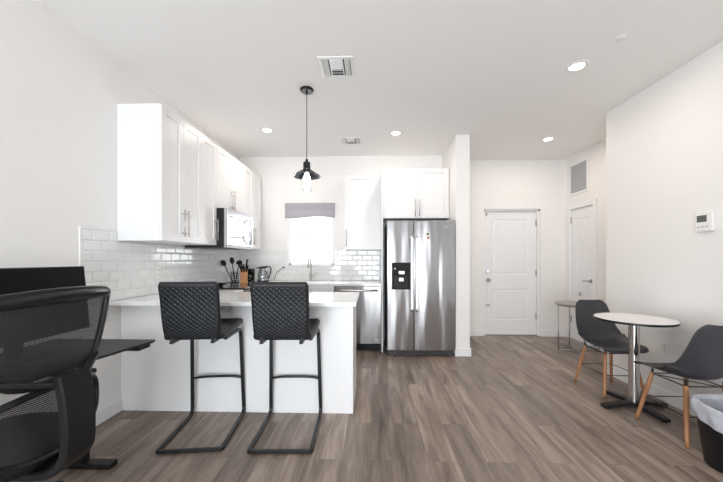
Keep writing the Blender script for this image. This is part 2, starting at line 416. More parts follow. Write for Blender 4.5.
mb = MB(); hole_panel(mb, DX0+0.03, DX1-0.03, 0.012, DZ-0.03, [(1.99, 2.565, 0.25, 0.76), (1.99, 2.565, 0.99, 1.90)], yf, 0.04)
d1 = struct('door_1', mb, M['door'])
def hinge(x, y, z, par, mtx=None, h=0.1):
    struct('hinge', MB().box(x-0.012, x+0.012, y-0.004, y, z-h/2, z+h/2).cyl((x, y-0.006, z-h/2), 0.007, h, 10), M['hinge'], par)
for z in (0.31, 1.02, 1.84): hinge(DX1-0.032, yf, z, d1)
struct('deadbolt', MB().lathe([(0, 0), (0.03, 0), (0.03, 0.008), (0.022, 0.016), (0, 0.018)], (1.915, yf, 1.05), 20, axis='Y').box(1.911, 1.919, yf-0.03, yf-0.01, 1.035, 1.065), M['chrome'], d1)
struct('door_knob', MB().lathe([(0, 0), (0.033, 0), (0.033, 0.006), (0.014, 0.014), (0.012, 0.03), (0.027, 0.042), (0.03, 0.055), (0.022, 0.068), (0, 0.07)], (1.92, yf, 0.905), 24, axis='Y'), M['hinge'], d1)
struct('security_latch', MB().box(1.885, 1.955, yf-0.014, yf, 0.48, 0.503, 0.003), M['hinge'], d1)
struct('door_contact', MB().box(1.868, 1.905, yf-0.03, yf, 1.955, 2.02, 0.004), M['nickel'], d1)
struct('trim_1', MB().box(DX0, DX0+0.028, 5.28, yf+0.045, 0, DZ, 0.003).box(DX1-0.028, DX1, 5.28, yf+0.045, 0, DZ, 0.003).box(DX0, DX1, 5.28, yf+0.045, DZ-0.028, DZ, 0.003), M['trim'])
struct('trim_3', MB().box(DX0+0.028, DX1-0.028, 5.29, yf+0.04, 0, 0.011), M['nickel'])

# closet door (built facing -y then turned to face -x)
Rm = Matrix.Translation((XH, 0, 0)) @ Matrix.Rotation(-PI/2, 4, 'Z')     # local x -> -Y, local y -> +X
class MBR(MB):
    def merge(s, b2, mtx=None, smooth=False):
        m2 = Rm if mtx is None else Rm @ mtx
        return MB.merge(s, b2, m2, smooth)
mb = MBR(); hole_panel(mb, -CY1+0.025, -CY0-0.025, 0.012, CZ-0.025, [(-CY1+0.13, -CY0-0.13, 0.26, 1.87)], 0.02, 0.035)
d2 = struct('door_2', mb, M['door'])
for z in (0.31, 1.86):
    struct('hinge', MBR().box(-CY1+0.012, -CY1+0.036, 0.008, 0.02, z-0.05, z+0.05), M['hinge'], d2)
struct('lever_handle', MBR().lathe([(0, 0), (0.03, 0), (0.03, 0.006), (0.012, 0.012), (0.011, 0.05), (0, 0.052)], (-CY0-0.085, 0.02, 0.93), 20, axis='Y').tube(smooth_pts([(-CY0-0.085, -0.026, 0.93), (-CY0-0.13, -0.03, 0.932), (-CY0-0.2, -0.026, 0.926)], 6), 0.009, 8), M['hinge'], d2)
struct('small_sign', MBR().box(-4.96, -4.90, 0.018, 0.0205, 0.69, 0.75), M['nickel'], d2)
struct('trim_2', MB().box(XH-0.012, XH+0.06, CY0-0.06, CY0+0.022, 0, CZ+0.05, 0.003).box(XH-0.012, XH+0.06, CY1-0.022, CY1+0.05, 0, CZ+0.05, 0.003).box(XH-0.012, XH+0.06, CY0+0.022, CY1-0.022, CZ-0.022, CZ+0.05, 0.003), M['trim'])

# return air grille above closet door
t = thing('return_air_grille', 'white framed return air grille with grey slats high above the narrow closet door', 'vent', (XH, 4.93, 2.48))
MB((XH, 4.93, 2.48)).box(XH-0.012, XH, 4.71, 4.745, 2.235, 2.725, 0.003).box(XH-0.012, XH, 5.115, 5.15, 2.235, 2.725, 0.003).box(XH-0.012, XH, 4.745, 5.115, 2.235, 2.27, 0.003).box(XH-0.012, XH, 4.745, 5.115, 2.69, 2.725, 0.003).build('frame', M['white'], t)
mb = MB()
for i in range(22):
    z = -0.2+i*0.0192
    mb.box(-0.010, -0.0015, -0.185, 0.185, -0.0013, 0.0013, mtx=Matrix.Translation((0, 0, z)) @ Matrix.Rotation(0.5, 4, 'Y'))
mb.build('slats', M['grille'], t)
MB().box(-0.0015, -0.0005, -0.185, 0.185, -0.21, 0.21).build('backing', M['grille'], t)

# ------------------------------------------------------------------ ceiling fittings
t0 = None
CANS = [((1.707, 2.705), 'round recessed ceiling light nearest the camera, above the right side of the room'),
        ((2.359, 4.339), 'round recessed ceiling light in the hall before the entry door'),
        ((0.317, 4.075), 'round recessed ceiling light in front of the cabinet over the fridge'),
        ((-1.289, 3.932), 'round recessed ceiling light beside the tall left wall cabinets')]
for i, ((x, y), lab) in enumerate(CANS):
    if t0 is None:
        o = t0 = thing('recessed_light', lab, 'ceiling light', (x, y, CEIL), 0, 'recessed ceiling lights')
        MB().lathe([(0.050, -0.0005), (0.085, -0.0005), (0.086, -0.004), (0.078, -0.009), (0.056, -0.008), (0.050, -0.0005)], seg=36).build('trim_ring', M['white'], t0)
        MB().lathe([(0, -0.0035), (0.050, -0.0035), (0.050, -0.0005), (0, -0.0005)], seg=36).build('lens', M['lens'], t0)
    else:
        o = copy_tree(t0); o.location = (x, y, CEIL); o['label'] = lab
    l = area('recessed_lamp', (x, y, CEIL-0.012), (0, 0, 0), 0.10, 0.10, CAN_POWER, CAN_COL, 'DISK')

def register(label, x0, x1, y0, y1):
    cx, cy = (x0+x1)/2, (y0+y1)/2; w_, h_ = x1-x0, y1-y0
    t = thing('ceiling_vent', label, 'vent', (cx, cy, CEIL))
    e = 0.028; z0 = -0.008; a, b = w_/2, h_/2
    f = MB()
    f.box(-a, a, -b, -b+e, z0, -0.0005, 0.002).box(-a, a, b-e, b, z0, -0.0005, 0.002).box(-a, -a+e, -b+e, b-e, z0, -0.0005, 0.002).box(a-e, a, -b+e, b-e, z0, -0.0005, 0.002)
    q = a*0.36
    f.box(-q-0.004, -q+0.004, -b+e, b-e, z0, -0.0005).box(q-0.004, q+0.004, -b+e, b-e, z0, -0.0005)
    f.build('frame', M['white'], t)
    MB().box(-a+e, a-e, -b+e, b-e, -0.0015, -0.0005).build('backing', M['ventdark'], t)
    s_ = MB()
    for sgn in (-1, 1):
        for k in range(3):
            x = sgn*(q+0.022+k*(a-e-q-0.02)/3)
            s_.box(-0.008, 0.008, -b+e, b-e, -0.0012, 0.0012, mtx=Matrix.Translation((x, 0, -0.009)) @ Matrix.Rotation(sgn*0.6, 4, 'Y'))
    n = 7
    for k in range(n):
        y = -b+e+0.012+k*(h_-2*e-0.024)/(n-1)
        s_.box(-q+0.004, q-0.004, -0.011, 0.011, -0.0012, 0.0012, mtx=Matrix.Translation((0, y, -0.009)) @ Matrix.Rotation(0.5 if y > 0 else -0.5, 4, 'X'))
    s_.build('louvres', M['white'], t)
register('large square white ceiling vent nearer the camera, left of centre', -0.425, -0.14, 2.515, 2.805)
register('smaller-looking white ceiling vent further back, near the kitchen wall', -0.415, -0.13, 4.19, 4.445)
for (x, y, lab) in ((0.454, 3.175, 'small round white sprinkler cover on the ceiling in line with the fridge'), (1.804, 2.369, 'tiny white ceiling cap near the right wall, beside the nearest recessed light')):
    rig(MB((x, y, CEIL)).lathe([(0, -0.010), (0.02, -0.009), (0.032, -0.004), (0.034, -0.0005), (0, -0.0005)], (x, y, CEIL), 24).build('sprinkler_cover', M['white']), lab, 'sprinkler').location = (x, y, CEIL)

# pendant
PX, PY = -0.605, 3.0
t = thing('pendant_lamp', 'black pendant lamp with smoked glass disc shade over the peninsula counter', 'lamp', (PX, PY, CEIL))
MB().lathe([(0, -0.0005), (0.062, -0.0005), (0.064, -0.01), (0.055, -0.024), (0, -0.026)], seg=32).cyl((0, 0, -0.05), 0.008, 0.026, 12).build('canopy', M['satinblack'], t)
MB().tube([(0, 0, -0.05), (0, 0, -0.66)], 0.0035, 8).build('cord', M['satinblack'], t)
MB().lathe([(0, -0.655), (0.012, -0.66), (0.014, -0.685), (0.033, -0.69), (0.034, -0.752), (0.038, -0.756), (0, -0.76)], seg=24).build('socket', M['satinblack'], t)
MB().lathe([(0.034, -0.757), (0.060, -0.772), (0.098, -0.796), (0.135, -0.818), (0.137, -0.822), (0.132, -0.822), (0.096, -0.801), (0.058, -0.778), (0.034, -0.763)], seg=48).build('shade', M['smoke'], t)
MB().lathe([(0.018, -0.762), (0.034, -0.79), (0.045, -0.83), (0.047, -0.90), (0.043, -0.945), (0.028, -0.968), (0, -0.973)], seg=28).build('glass_jar', M['kglass'], t)
MB().lathe([(0, -0.77), (0.014, -0.775), (0.015, -0.80), (0.032, -0.83), (0.039, -0.87), (0.035, -0.92), (0.02, -0.95), (0, -0.957)], seg=24).build('bulb', M['bulb'], t)

# ------------------------------------------------------------------ cabinets
def shaker(mb, x0, x1, z0, z1, yb, th=0.019, rail=0.06):
    """frame and panel door; yb = back plane, front at yb-th"""
    f = yb-th; b_ = 0.0015
    mb.box(x0, x0+rail, f, yb, z0, z1, b_).box(x1-rail, x1, f, yb, z0, z1, b_)
    mb.box(x0+rail, x1-rail, f, yb, z0, z0+rail, b_).box(x0+rail, x1-rail, f, yb, z1-rail, z1, b_)
    mb.box(x0+rail-0.002, x1-rail+0.002, f+0.009, yb-0.002, z0+rail-0.002, z1-rail+0.002)
    return mb
def pull(mb, x, y, z0, z1):
    """vertical bar pull in front of plane y"""
    mb.tube([(x, y-0.03, z0), (x, y-0.03, z1)], 0.0055, 10)
    for z in (z0+0.03, z1-0.03): mb.tube([(x, y, z), (x, y-0.03, z)], 0.0045, 8)
    return mb
def hpull(mb, x0, x1, y, z):
    mb.tube([(x0, y-0.03, z), (x1, y-0.03, z)], 0.0055, 10)
    for x in (x0+0.03, x1-0.03): mb.tube([(x, y, z), (x, y-0.03, z)], 0.0045, 8)
    return mb
def cabinet(name, label, loc, rotz, w_, h_, dep, doors, group=None, hz=(0.05, 0.29), z0=0.0, toe=False, drawers=(), bodyh=None):
    """local: x 0..w, wall at y=0, front -y. doors: list of (x0,x1,handle side)"""
    t = thing(name, label, 'cabinet', loc, rotz, group)
    if bodyh:
        MB().box(0, w_, -dep, -0.002, 0.1, bodyh).box(0, 0.018, -dep, -0.002, bodyh, h_).box(w_-0.018, w_, -dep, -0.002, bodyh, h_).box(0.018, w_-0.018, -dep, -dep+0.018, bodyh, h_).box(0.0, w_, -dep+0.06, -0.002, 0, 0.1).build('body', M['cab'], t)
    elif toe:
        MB().box(0, w_, -dep, -0.002, 0.1, h_, 0.001).box(0.0, w_, -dep+0.06, -0.002, 0, 0.1).build('body', M['cab'], t)
    else:
        MB().box(0, w_, -dep, -0.002, 0, h_, 0.001).build('body', M['cab'], t)
    zb = (0.11 if toe else 0.0)
    for (a, b, s, za, zc) in doors:
        d = shaker(MB(), a+0.0015, b-0.0015, za+0.002, zc-0.002, -dep).build('door', M['cab'], t)
        hx = {'L': a+0.03, 'R': b-0.03}[s]
        if toe: pull(MB(), hx, -dep-0.019, zc-0.3, zc-0.06).build('handle', M['nickel'], d)
        else: pull(MB(), hx, -dep-0.019, hz[0], hz[1]).build('handle', M['nickel'], d)
    for (a, b, za, zc) in drawers:
        d = shaker(MB(), a+0.0015, b-0.0015, za+0.002, zc-0.002, -dep, rail=0.035).build('drawer', M['cab'], t)
        hpull(MB(), (a+b)/2-0.09, (a+b)/2+0.09, -dep-0.019, (za+zc)/2).build('handle', M['nickel'], d)
    return t
H = 1.11; ZU = 1.40; DU = 0.352
R90 = PI/2
g = 'upper cabinets on the left wall'
cabinet('wall_cabinet', 'white two-door upper cabinet on the left wall, nearest the camera', (XL, 2.54, ZU), R90, 0.62, H, DU, [(0, 0.31, 'R', 0, H), (0.31, 0.62, 'L', 0, H)], g)
cabinet('wall_cabinet', 'white single-door upper cabinet on the left wall just before the microwave', (XL, 3.16, ZU), R90, 0.305, H, DU, [(0, 0.305, 'R', 0, H)], g)
cabinet('wall_cabinet', 'short white two-door upper cabinet directly above the microwave', (XL, 3.465, 1.815), R90, 0.76, 0.695, DU, [(0, 0.38, 'R', 0, 0.695), (0.38, 0.76, 'L', 0, 0.695)], g, hz=(0.03, 0.27))
cabinet('wall_cabinet', 'white two-door upper cabinet on the left wall in the kitchen corner', (XL, 4.225, ZU), R90, 0.66, H, DU, [(0, 0.33, 'R', 0, H), (0.33, 0.66, 'L', 0, H)], g)
cabinet('wall_cabinet', 'white single-door upper cabinet on the rear wall right of the window', (-0.385, YB, 1.385), 0, 0.538, 1.08, 0.33, [(0, 0.538, 'L', 0, 1.08)])
cabinet('fridge_top_cabinet', 'white two-door cabinet mounted above the steel fridge', (0.165, YB, 1.815), 0, 0.92, 0.69, 0.50, [(0, 0.475, 'R', 0, 0.69), (0.475, 0.90, 'L', 0, 0.69)], hz=(0.02, 0.26))
rig(MB((0.145, 4.3, 0)).box(0.14, 0.163, 4.31, YB, 0, 2.465, 0.001).build('tall_side_panel', M['cab']), 'narrow white upright panel between the dishwasher and the fridge', 'panel').location = (0.145, 4.3, 0)

# peninsula base
CT = 0.915; CTH = 0.032
t = thing('peninsula_cabinet', 'white plain-backed peninsula base cabinet behind the bar stools', 'cabinet', (-1.08, 2.85, 0))
MB((-1.08, 2.85, 0)).box(XL+0.002, -0.163, 2.60, 3.14, 0.1, CT-CTH-0.001).box(XL+0.002, -0.163, 2.60, 3.09, 0, 0.1).build('body', M['cab'], t)
MB((-1.08, 2.85, 0)).box(XL+0.002, -0.145, 2.582, 2.60, 0, CT-CTH-0.001, 0.001).build('back_panel', M['cab'], t)
MB((-1.08, 2.85, 0)).box(-0.163, -0.145, 2.60, 3.16, 0, CT-CTH-0.001, 0.001).build('end_panel', M['cab'], t)
RP = Matrix.Translation((-0.163, 3.14, 0)) @ Matrix.Rotation(PI, 4, 'Z')
for k in range(3):
    mb = MB((-1.08, 2.85, 0)); tmp = MB(); shaker(tmp, k*0.41+0.002, (k+1)*0.41-0.002, 0.11, CT-CTH-0.01, 0); 
    bmesh.ops.transform(tmp.bm, matrix=RP, verts=tmp.bm.verts); mb.merge(tmp.bm); d = mb.build('door', M['cab'], t)
    mb = MB((-1.08, 2.85, 0)); tmp = MB(); pull(tmp, k*0.41+0.035, -0.019, 0.58, 0.8); bmesh.ops.transform(tmp.bm, matrix=RP, verts=tmp.bm.verts); mb.merge(tmp.bm); mb.build('handle', M['nickel'], d)
cabinet('base_cabinet', 'white base cabinet in the rear left kitchen corner beyond the range', (XL, 4.235, 0), R90, 0.13, CT-CTH-0.001, 0.6, [], toe=True)
cabinet('base_cabinet', 'white sink base cabinet under the kitchen window left of the dishwasher', (-1.40, YB, 0), 0, 0.90, CT-CTH-0.001, 0.62, [(0, 0.45, 'R', 0.11, 0.70), (0.45, 0.90, 'L', 0.11, 0.70)], toe=True, drawers=[(0, 0.45, 0.70, CT-CTH-0.004), (0.45, 0.90, 0.70, CT-CTH-0.004)], bodyh=0.69)

# worktops
mb = MB((-1.08, 2.85, CT-CTH))
mb.prism([(XL+0.001, 2.455), (-0.118, 2.455), (-0.118, 3.24), (-1.395, 3.24), (-1.395, 3.458), (XL+0.001, 3.458)], CT-CTH, CT, 0.003)
o = mb.build('peninsula_worktop', M['quartz']); o.location = (-1.08, 2.85, CT-CTH)
rig(o, 'white quartz worktop of the peninsula behind the two bar stools', 'worktop')
mb = MB((-0.9, 4.65, CT-CTH)); SX0, SX1, SY0, SY1 = -1.27, -0.60, 4.42, 4.80
mb.box(XL+0.001, SX0, 4.335, YB-0.001, CT-CTH, CT, 0.002).box(XL+0.001, -1.395, 4.232, 4.335, CT-CTH, CT, 0.002).box(SX1, 0.139, 4.335, YB-0.001, CT-CTH, CT, 0.002).box(SX0, SX1, 4.335, SY0, CT-CTH, CT, 0.002).box(SX0, SX1, SY1, YB-0.001, CT-CTH, CT, 0.002)
o = mb.build('rear_worktop', M['quartz']); o.location = (-0.9, 4.65, CT-CTH)
rig(o, 'white quartz worktop along the rear wall under the window', 'worktop')
mb = MB((-0.93, 4.61, 0.70))
mb.box(SX0+0.001, SX1-0.001, SY0+0.001, SY1-0.001, 0.70, 0.704).box(SX0+0.001, SX0+0.004, SY0+0.001, SY1-0.001, 0.70, CT-0.004).box(SX1-0.004, SX1-0.001, SY0+0.001, SY1-0.001, 0.70, CT-0.004).box(SX0+0.001, SX1-0.001, SY0+0.001, SY0+0.004, 0.70, CT-0.004).box(SX0+0.001, SX1-0.001, SY1-0.004, SY1-0.001, 0.70, CT-0.004)
o = mb.build('sink', M['steelflat']); o.location = (-0.93, 4.61, 0.70)
rig(o, 'stainless steel undermount sink bowl set in the rear worktop', 'sink')
# faucet
t = thing('faucet', 'tall brushed steel gooseneck faucet in front of the kitchen window', 'faucet', (-0.92, 4.87, CT))
MB().cyl((0, 0, 0), 0.027, 0.012, 20, bev=0.003).cyl((0, 0, 0.012), 0.02, 0.10, 20, bev=0.004).build('base', M['nickel'], t)
MB().tube([(0, 0, 0.10)]+smooth_pts([(0, 0, 0.26), (0, -0.015, 0.33), (0, -0.08, 0.372), (0, -0.15, 0.345), (0, -0.175, 0.29)], 7), 0.012, 12).build('spout', M['nickel'], t)
MB().tube([(0, -0.175, 0.29), (0, -0.185, 0.20)], 0.016, 14).build('spray_head', M['nickel'], t)
MB().tube([(0.018, 0, 0.075), (0.045, 0, 0.085), (0.095, -0.01, 0.13)], 0.008, 10, scales=[1.3, 1, 0.8]).build('lever', M['nickel'], t)

# ------------------------------------------------------------------ tiles
def tiles(name, label, u0, u1, v0, v1, place, holes=(), ustart=0.0, loc=(0, 0, 0)):
    """bevelled subway tiles in the (u,v) rect; place(u,v,d) -> world point, d = height off wall"""
    TW, TH = 0.155, 0.0782; t = thing(name, label, 'backsplash', loc)
    ctr = Vector(loc)
    back = bmesh.new(); bmm = bmesh.new()
    def clip(a, b, c, e):
        """cut rect by holes -> list of rects"""
        R = [(a, b, c, e)]
        for (ha, hb, hc, he) in holes:
            N = []
            for (a, b, c, e) in R:
                if b <= ha or a >= hb or e <= hc or c >= he: N.append((a, b, c, e)); continue
                if a < ha: N.append((a, ha, c, e)); a = ha
                if b > hb: N.append((hb, b, c, e)); b = hb
                if c < hc: N.append((a, b, c, hc))
                if e > he: N.append((a, b, he, e))
            R = N
        return R
    row = 0; v = v0
    while v < v1-0.005:
        u = u0+ustart-(TW/2 if row % 2 else 0)
        while u+TW < u0: u += TW
        while u > u0: u -= TW
        while u < u1-0.004:
            for (a, b, c, e) in clip(max(u, u0), min(u+TW, u1), v, min(v+TH, v1)):
                g_ = 0.0011; a += g_; b -= g_; c += g_; e -= g_
                if b-a < 0.008 or e-c < 0.008: continue
                i_ = min(0.009, (b-a)*.3, (e-c)*.3)
                rings = [[bmm.verts.new(place(U, V, d)-ctr) for U, V in ((a+k, c+k), (b-k, c+k), (b-k, e-k), (a+k, e-k))] for k, d in ((0, 0.002), (0.0004, 0.0048), (i_, 0.0088))]
                for A, B in zip(rings[:-1], rings[1:]):
                    for q in range(4): bmm.faces.new((A[q], A[(q+1) % 4], B[(q+1) % 4], B[q]))
                bmm.faces.new(rings[-1])
            u += TW
        v += TH; row += 1
    for (a, b, c, e) in clip(u0, u1, v0, v1):
        back.faces.new([back.verts.new(place(U, V, d)-ctr) for d in (0.0035,) for U, V in ((a, c), (b, c), (b, e), (a, e))])
        back.faces.new([back.verts.new(place(U, V, 0.001)-ctr) for U, V in ((a, c), (b, c), (b, e), (a, e))])
    x = MB(); x.merge(bmm); x.build('tiles', M['tile'], t)
    x = MB(); x.merge(back); x.build('grout', M['grout'], t)
    return t
tl = tiles('backsplash', 'glossy white subway tile backsplash along the left wall', 2.215, YB-0.01, CT+0.002, 1.484, lambda u, v, d: Vector((XL+d, u, v)), holes=[(2.538, 5.2, ZU-0.002, 2), (3.463, 4.228, 1.37, 2)], ustart=0.09, loc=(XL, 3.6, CT))
MB((XL, 3.6, CT)).box(XL+0.0005, XL+0.011, 2.200, 2.214, 0.76, 1.486, 0.002).build('edge_trim', M['white'], tl)
MB((XL, 3.6, CT)).box(XL+0.0005, XL+0.009, 2.2145, 2.453, 0.76, CT-0.001).build('lower_tiles', M['tile'], tl)
tiles('backsplash', 'glossy white subway tile backsplash along the kitchen window wall', XL+0.01, 0.139, CT+0.002, 1.385, lambda u, v, d: Vector((u, YB-d, v)), holes=[(WX0-0.006, WX1+0.006, WZ0-0.004, 2)], ustart=0.06, loc=(-0.9, YB, CT))

# ------------------------------------------------------------------ microwave
MY0, MY1, MZ0, MZ1 = 3.468, 4.222, 1.375, 1.812
MO = (XL+0.012, (MY0+MY1)/2, MZ0)
t = thing('microwave', 'stainless steel over-the-range microwave hanging on the left wall', 'microwave', MO)
XF = -1.615
MB(MO).box(XL+0.012, XF, MY0, MY1, MZ0, MZ1, 0.003).build('body', M['satinblack'], t)
# door: steel frame around dark glass
xa, xb = XF+0.001, XF+0.04; dy1 = MY1-0.16
MB(MO).box(xa, xb, MY0, MY0+0.055, MZ0+0.03, MZ1, 0.003).box(xa, xb, dy1-0.10, dy1, MZ0+0.03, MZ1, 0.003).box(xa, xb, MY0+0.055, dy1-0.10, MZ0+0.03, MZ0+0.085, 0.003).box(xa, xb, MY0+0.055, dy1-0.10, MZ1-0.075, MZ1, 0.003).build('door', M['steelmid'], t)
MB(MO).box(xa, xb-0.004, MY0+0.055, dy1-0.10, MZ0+0.085, MZ1-0.075).build('door_glass', mat('mirror_glass', (0.55, 0.55, 0.56), 0.05, 0.9, noise=0.02), t)
MB(MO).tube(smooth_pts([(xb, dy1-0.05, MZ0+0.07), (xb+0.035, dy1-0.045, MZ0+0.12), (xb+0.045, dy1-0.04, MZ0+0.22), (xb+0.035, dy1-0.045, MZ0+0.32), (xb, dy1-0.05, MZ0+0.37)], 6), 0.011, 10).build('handle', M['chrome'], t)
MB(MO).box(xa, xb, dy1+0.002, MY1, MZ0+0.03, MZ1, 0.003).build('control_panel', M['steelmid'], t)
MB(MO).box(xb, xb+0.001, dy1+0.03, MY1-0.03, MZ1-0.11, MZ1-0.05).build('display', M['blackgloss'], t)
mb = MB(MO)
for r_ in range(5):
    for c_ in range(3): mb.box(xb, xb+0.0015, dy1+0.035+c_*0.033, dy1+0.058+c_*0.033, MZ0+0.06+r_*0.045, MZ0+0.085+r_*0.045)
mb.box(xb, xb+0.0008, dy1+0.03, MY1-0.03, MZ0+0.055, MZ0+0.27)
mb.build('keypad', M['darkgrey'], t)
MB(MO).box(xa, xb-0.005, MY0, MY1, MZ0, MZ0+0.028, 0.003).build('vent_strip', M['greyplastic'], t)

# ------------------------------------------------------------------ range
RO = (-1.7, 3.845, 0)
t = thing('range', 'freestanding range with black glass cooktop against the left wall', 'stove', RO)
MB(RO).box(XL+0.013, -1.43, 3.462, 4.228, 0.02, 0.905, 0.002).build('body', M['steelmid'], t)
MB(RO).box(XL+0.013, -1.385, 3.461, 4.229, 0.906, 0.932, 0.005).build('cooktop', M['blackgloss'], t)
d = MB(RO).box(-1.429, -1.385, 3.47, 4.22, 0.20, 0.74, 0.004).build('oven_door', M['steelmid'], t)
MB(RO).box(-1.384, -1.381, 3.55, 4.14, 0.30, 0.62).build('oven_window', M['blackgloss'], d)
MB(RO).tube([(-1.345, 3.52, 0.70), (-1.345, 4.17, 0.70)], 0.011, 10).tube([(-1.385, 3.55, 0.70), (-1.345, 3.55, 0.70)], 0.008).tube([(-1.385, 4.14, 0.70), (-1.345, 4.14, 0.70)], 0.008).build('handle', M['chrome'], d)
MB(RO).box(-1.429, -1.39, 3.47, 4.22, 0.75, 0.90, 0.004).build('control_panel', M['blackgloss'], t)
MB(RO).box(-1.429, -1.39, 3.47, 4.22, 0.03, 0.19, 0.004).build('drawer', M['steelmid'], t)
for k in range(4): MB(RO).lathe([(0, 0), (0.02, 0), (0.018, 0.02), (0, 0.022)], (-1.39, 3.58+k*0.177, 0.825), 16, axis='X').build('knob', M['chrome'], t)
for (x, y, r_) in ((-1.87, 3.64, 0.09), (-1.56, 3.66, 0.11), (-1.86, 4.04, 0.11), (-1.56, 4.03, 0.08)):
    MB(RO).lathe([(r_-0.004, 0.9325), (r_, 0.9325), (r_, 0.933), (r_-0.004, 0.933), (r_-0.004, 0.9325)], (x, y, 0), 32).build('burner_ring', M['burner'], t)

# frying pan on near left burner
t = thing('frying_pan', 'small black frying pan on the near side of the cooktop', 'pan', (-1.80, 3.63, 0.934))
MB().lathe([(0, 0), (0.085, 0), (0.115, 0.035), (0.118, 0.036), (0.112, 0.033), (0.082, 0.004), (0, 0.004)], seg=32).build('pan_body', M['black'], t)
MB().bar([(0.112, 0.0, 0.03), (0.17, 0.01, 0.045), (0.28, 0.03, 0.05)], 0.02, 0.01).build('handle', M['black'], t)

# utensil crock with utensils standing in it
UX, UY = -1.89, 4.38
t = thing('utensil_holder', 'dark wire utensil crock on the corner counter left of the knife block', 'holder', (UX, UY, CT))
mb = MB(); mb.lathe([(0, 0), (0.048, 0), (0.048, 0.004), (0, 0.004)], seg=24)
for z in (0.01, 0.04, 0.07, 0.10, 0.13, 0.155): mb.tube([(0.049*math.cos(a*PI/12), 0.049*math.sin(a*PI/12), z) for a in range(24)], 0.003, 6, closed=True)
for a in range(16): mb.tube([(0.049*math.cos(a*PI/8), 0.049*math.sin(a*PI/8), 0.002), (0.049*math.cos(a*PI/8), 0.049*math.sin(a*PI/8), 0.155)], 0.002, 5)
mb.build('basket', M['satinblack'], t)
def utensil(label, name, dx, dy, tx, ty, L_, head):
    o = thing(name, label, 'utensil', (UX+dx, UY+dy, CT+0.006), 0, 'black kitchen utensils in the crock')
    tip = Vector((tx, ty, L_)); ax = tip.normalized()
    MB().tube([(0, 0, 0), tip], 0.006, 8).build('handle', M['black'], o)
    q = Vector((0, 0, 1)).rotation_difference(ax).to_matrix().to_4x4()
    mb = MB(); b = bmesh.new(); bmesh.ops.create_uvsphere(b, u_segments=16, v_segments=10, radius=1)
    for f in b.faces: f.smooth = True
    mb.merge(b, Matrix.Translation(tip+ax*head[2]*0.8) @ q @ Matrix.Diagonal((head[0], head[1], head[2], 1)))
    mb.build('head', M['black'], o)
utensil('black ladle leaning far left out of the crock', 'ladle', -0.01, -0.02, -0.105, -0.03, 0.24, (0.032, 0.022, 0.045))
utensil('black oval spoon leaning left out of the crock, right of the ladle', 'serving_spoon', 0.0, 0.01, -0.035, 0.0, 0.27, (0.033, 0.012, 0.048))
utensil('black round turner leaning back out of the crock', 'spatula', 0.005, 0.015, 0.02, 0.07, 0.25, (0.045, 0.012, 0.036))
# knife block
BX, BY = -1.765, 4.40
t = thing('knife_block', 'orange-brown wooden knife block on the corner counter', 'knife block', (BX, BY, CT), 0.35)
YZ = Matrix(((0, 0, 1, 0), (1, 0, 0, 0), (0, 1, 0, 0), (0, 0, 0, 1)))
MB().prism([(-0.06, 0), (0.07, 0), (0.07, 0.215), (-0.06, 0.145)], -0.045, 0.045, 0.003, mtx=YZ).build('block', M['block'], t)
labs = ['front left black-handled knife in the wooden block', 'front middle black-handled knife in the wooden block', 'front right black-handled knife in the wooden block', 'rear left black-handled knife in the wooden block', 'rear right black-handled knife in the wooden block, the tallest']
for k, (x, y, l_) in enumerate(((-0.028, -0.035, 0.09), (0.0, -0.035, 0.10), (0.028, -0.035, 0.085), (-0.022, 0.035, 0.10), (0.022, 0.035, 0.13))):
    z = 0.145+(y+0.06)*0.538+0.003
    R_ = Matrix.Rotation(0.35, 4, 'Z'); p0 = R_ @ Vector((x, y, z))
    o = thing('kitchen_knife', labs[k], 'knife', Vector((BX, BY, CT))+p0, 0.35, 'knives in the wooden block')
    MB().bar([(0, 0, 0), (x*0.3, -0.014, 0.03), (x*1.0, -0.06, l_)], 0.022, 0.014).build('handle', M['black'], o)
# coffee grinder like black box
t = thing('coffee_maker', 'small black coffee maker with pale lid right of the knife block', 'coffee maker', (-1.765, 4.62, CT))
MB().box(-0.045, 0.045, -0.07, 0.07, 0, 0.03, 0.006).box(-0.045, 0.045, 0.02, 0.07, 0.03, 0.17, 0.006).box(-0.045, 0.045, -0.07, 0.07, 0.14, 0.19, 0.008).build('body', M['black'], t)
MB().lathe([(0, 0.031), (0.035, 0.031), (0.04, 0.06), (0.034, 0.11), (0.03, 0.11), (0.035, 0.06), (0.03, 0.034), (0, 0.034)], (0, -0.028, 0), 24).build('carafe', M['smoke'], t)
MB().box(-0.04, 0.04, -0.06, 0.06, 0.191, 0.20, 0.004).build('lid', M['nickel'], t)
# kettle
t = thing('electric_kettle', 'glass electric kettle with black handle in the rear counter corner', 'kettle', (-1.60, 4.70, CT))
MB().cyl((0, 0, 0), 0.085, 0.02, 28, bev=0.005).build('power_base', M['black'], t)
MB().lathe([(0, 0.024), (0.078, 0.024), (0.08, 0.04), (0.076, 0.10), (0.062, 0.18), (0.056, 0.20), (0.053, 0.20), (0.060, 0.18), (0.073, 0.10), (0.077, 0.04), (0.07, 0.028), (0, 0.028)], seg=32).build('glass_body', M['kglass'], t)
MB().cyl((0, 0, 0.0205), 0.078, 0.02, 28, bev=0.004).build('heating_plate', M['steelflat'], t)
MB().lathe([(0.057, 0.198), (0.059, 0.21), (0.03, 0.226), (0, 0.228)], seg=28).build('lid', M['black'], t)
MB().bar(rounded([(-0.06, -0.02, 0.205), (-0.09, -0.025, 0.20), (-0.055, 0, 0.216)], 0.01), 0.02, 0.008).build('spout_lip', M['black'], t)
MB().bar(smooth_pts([(0.03, 0, 0.222), (0.09, 0, 0.222), (0.118, 0, 0.19), (0.108, 0, 0.12), (0.082, 0, 0.045)], 6), 0.022, 0.014).build('handle', M['black'], t)
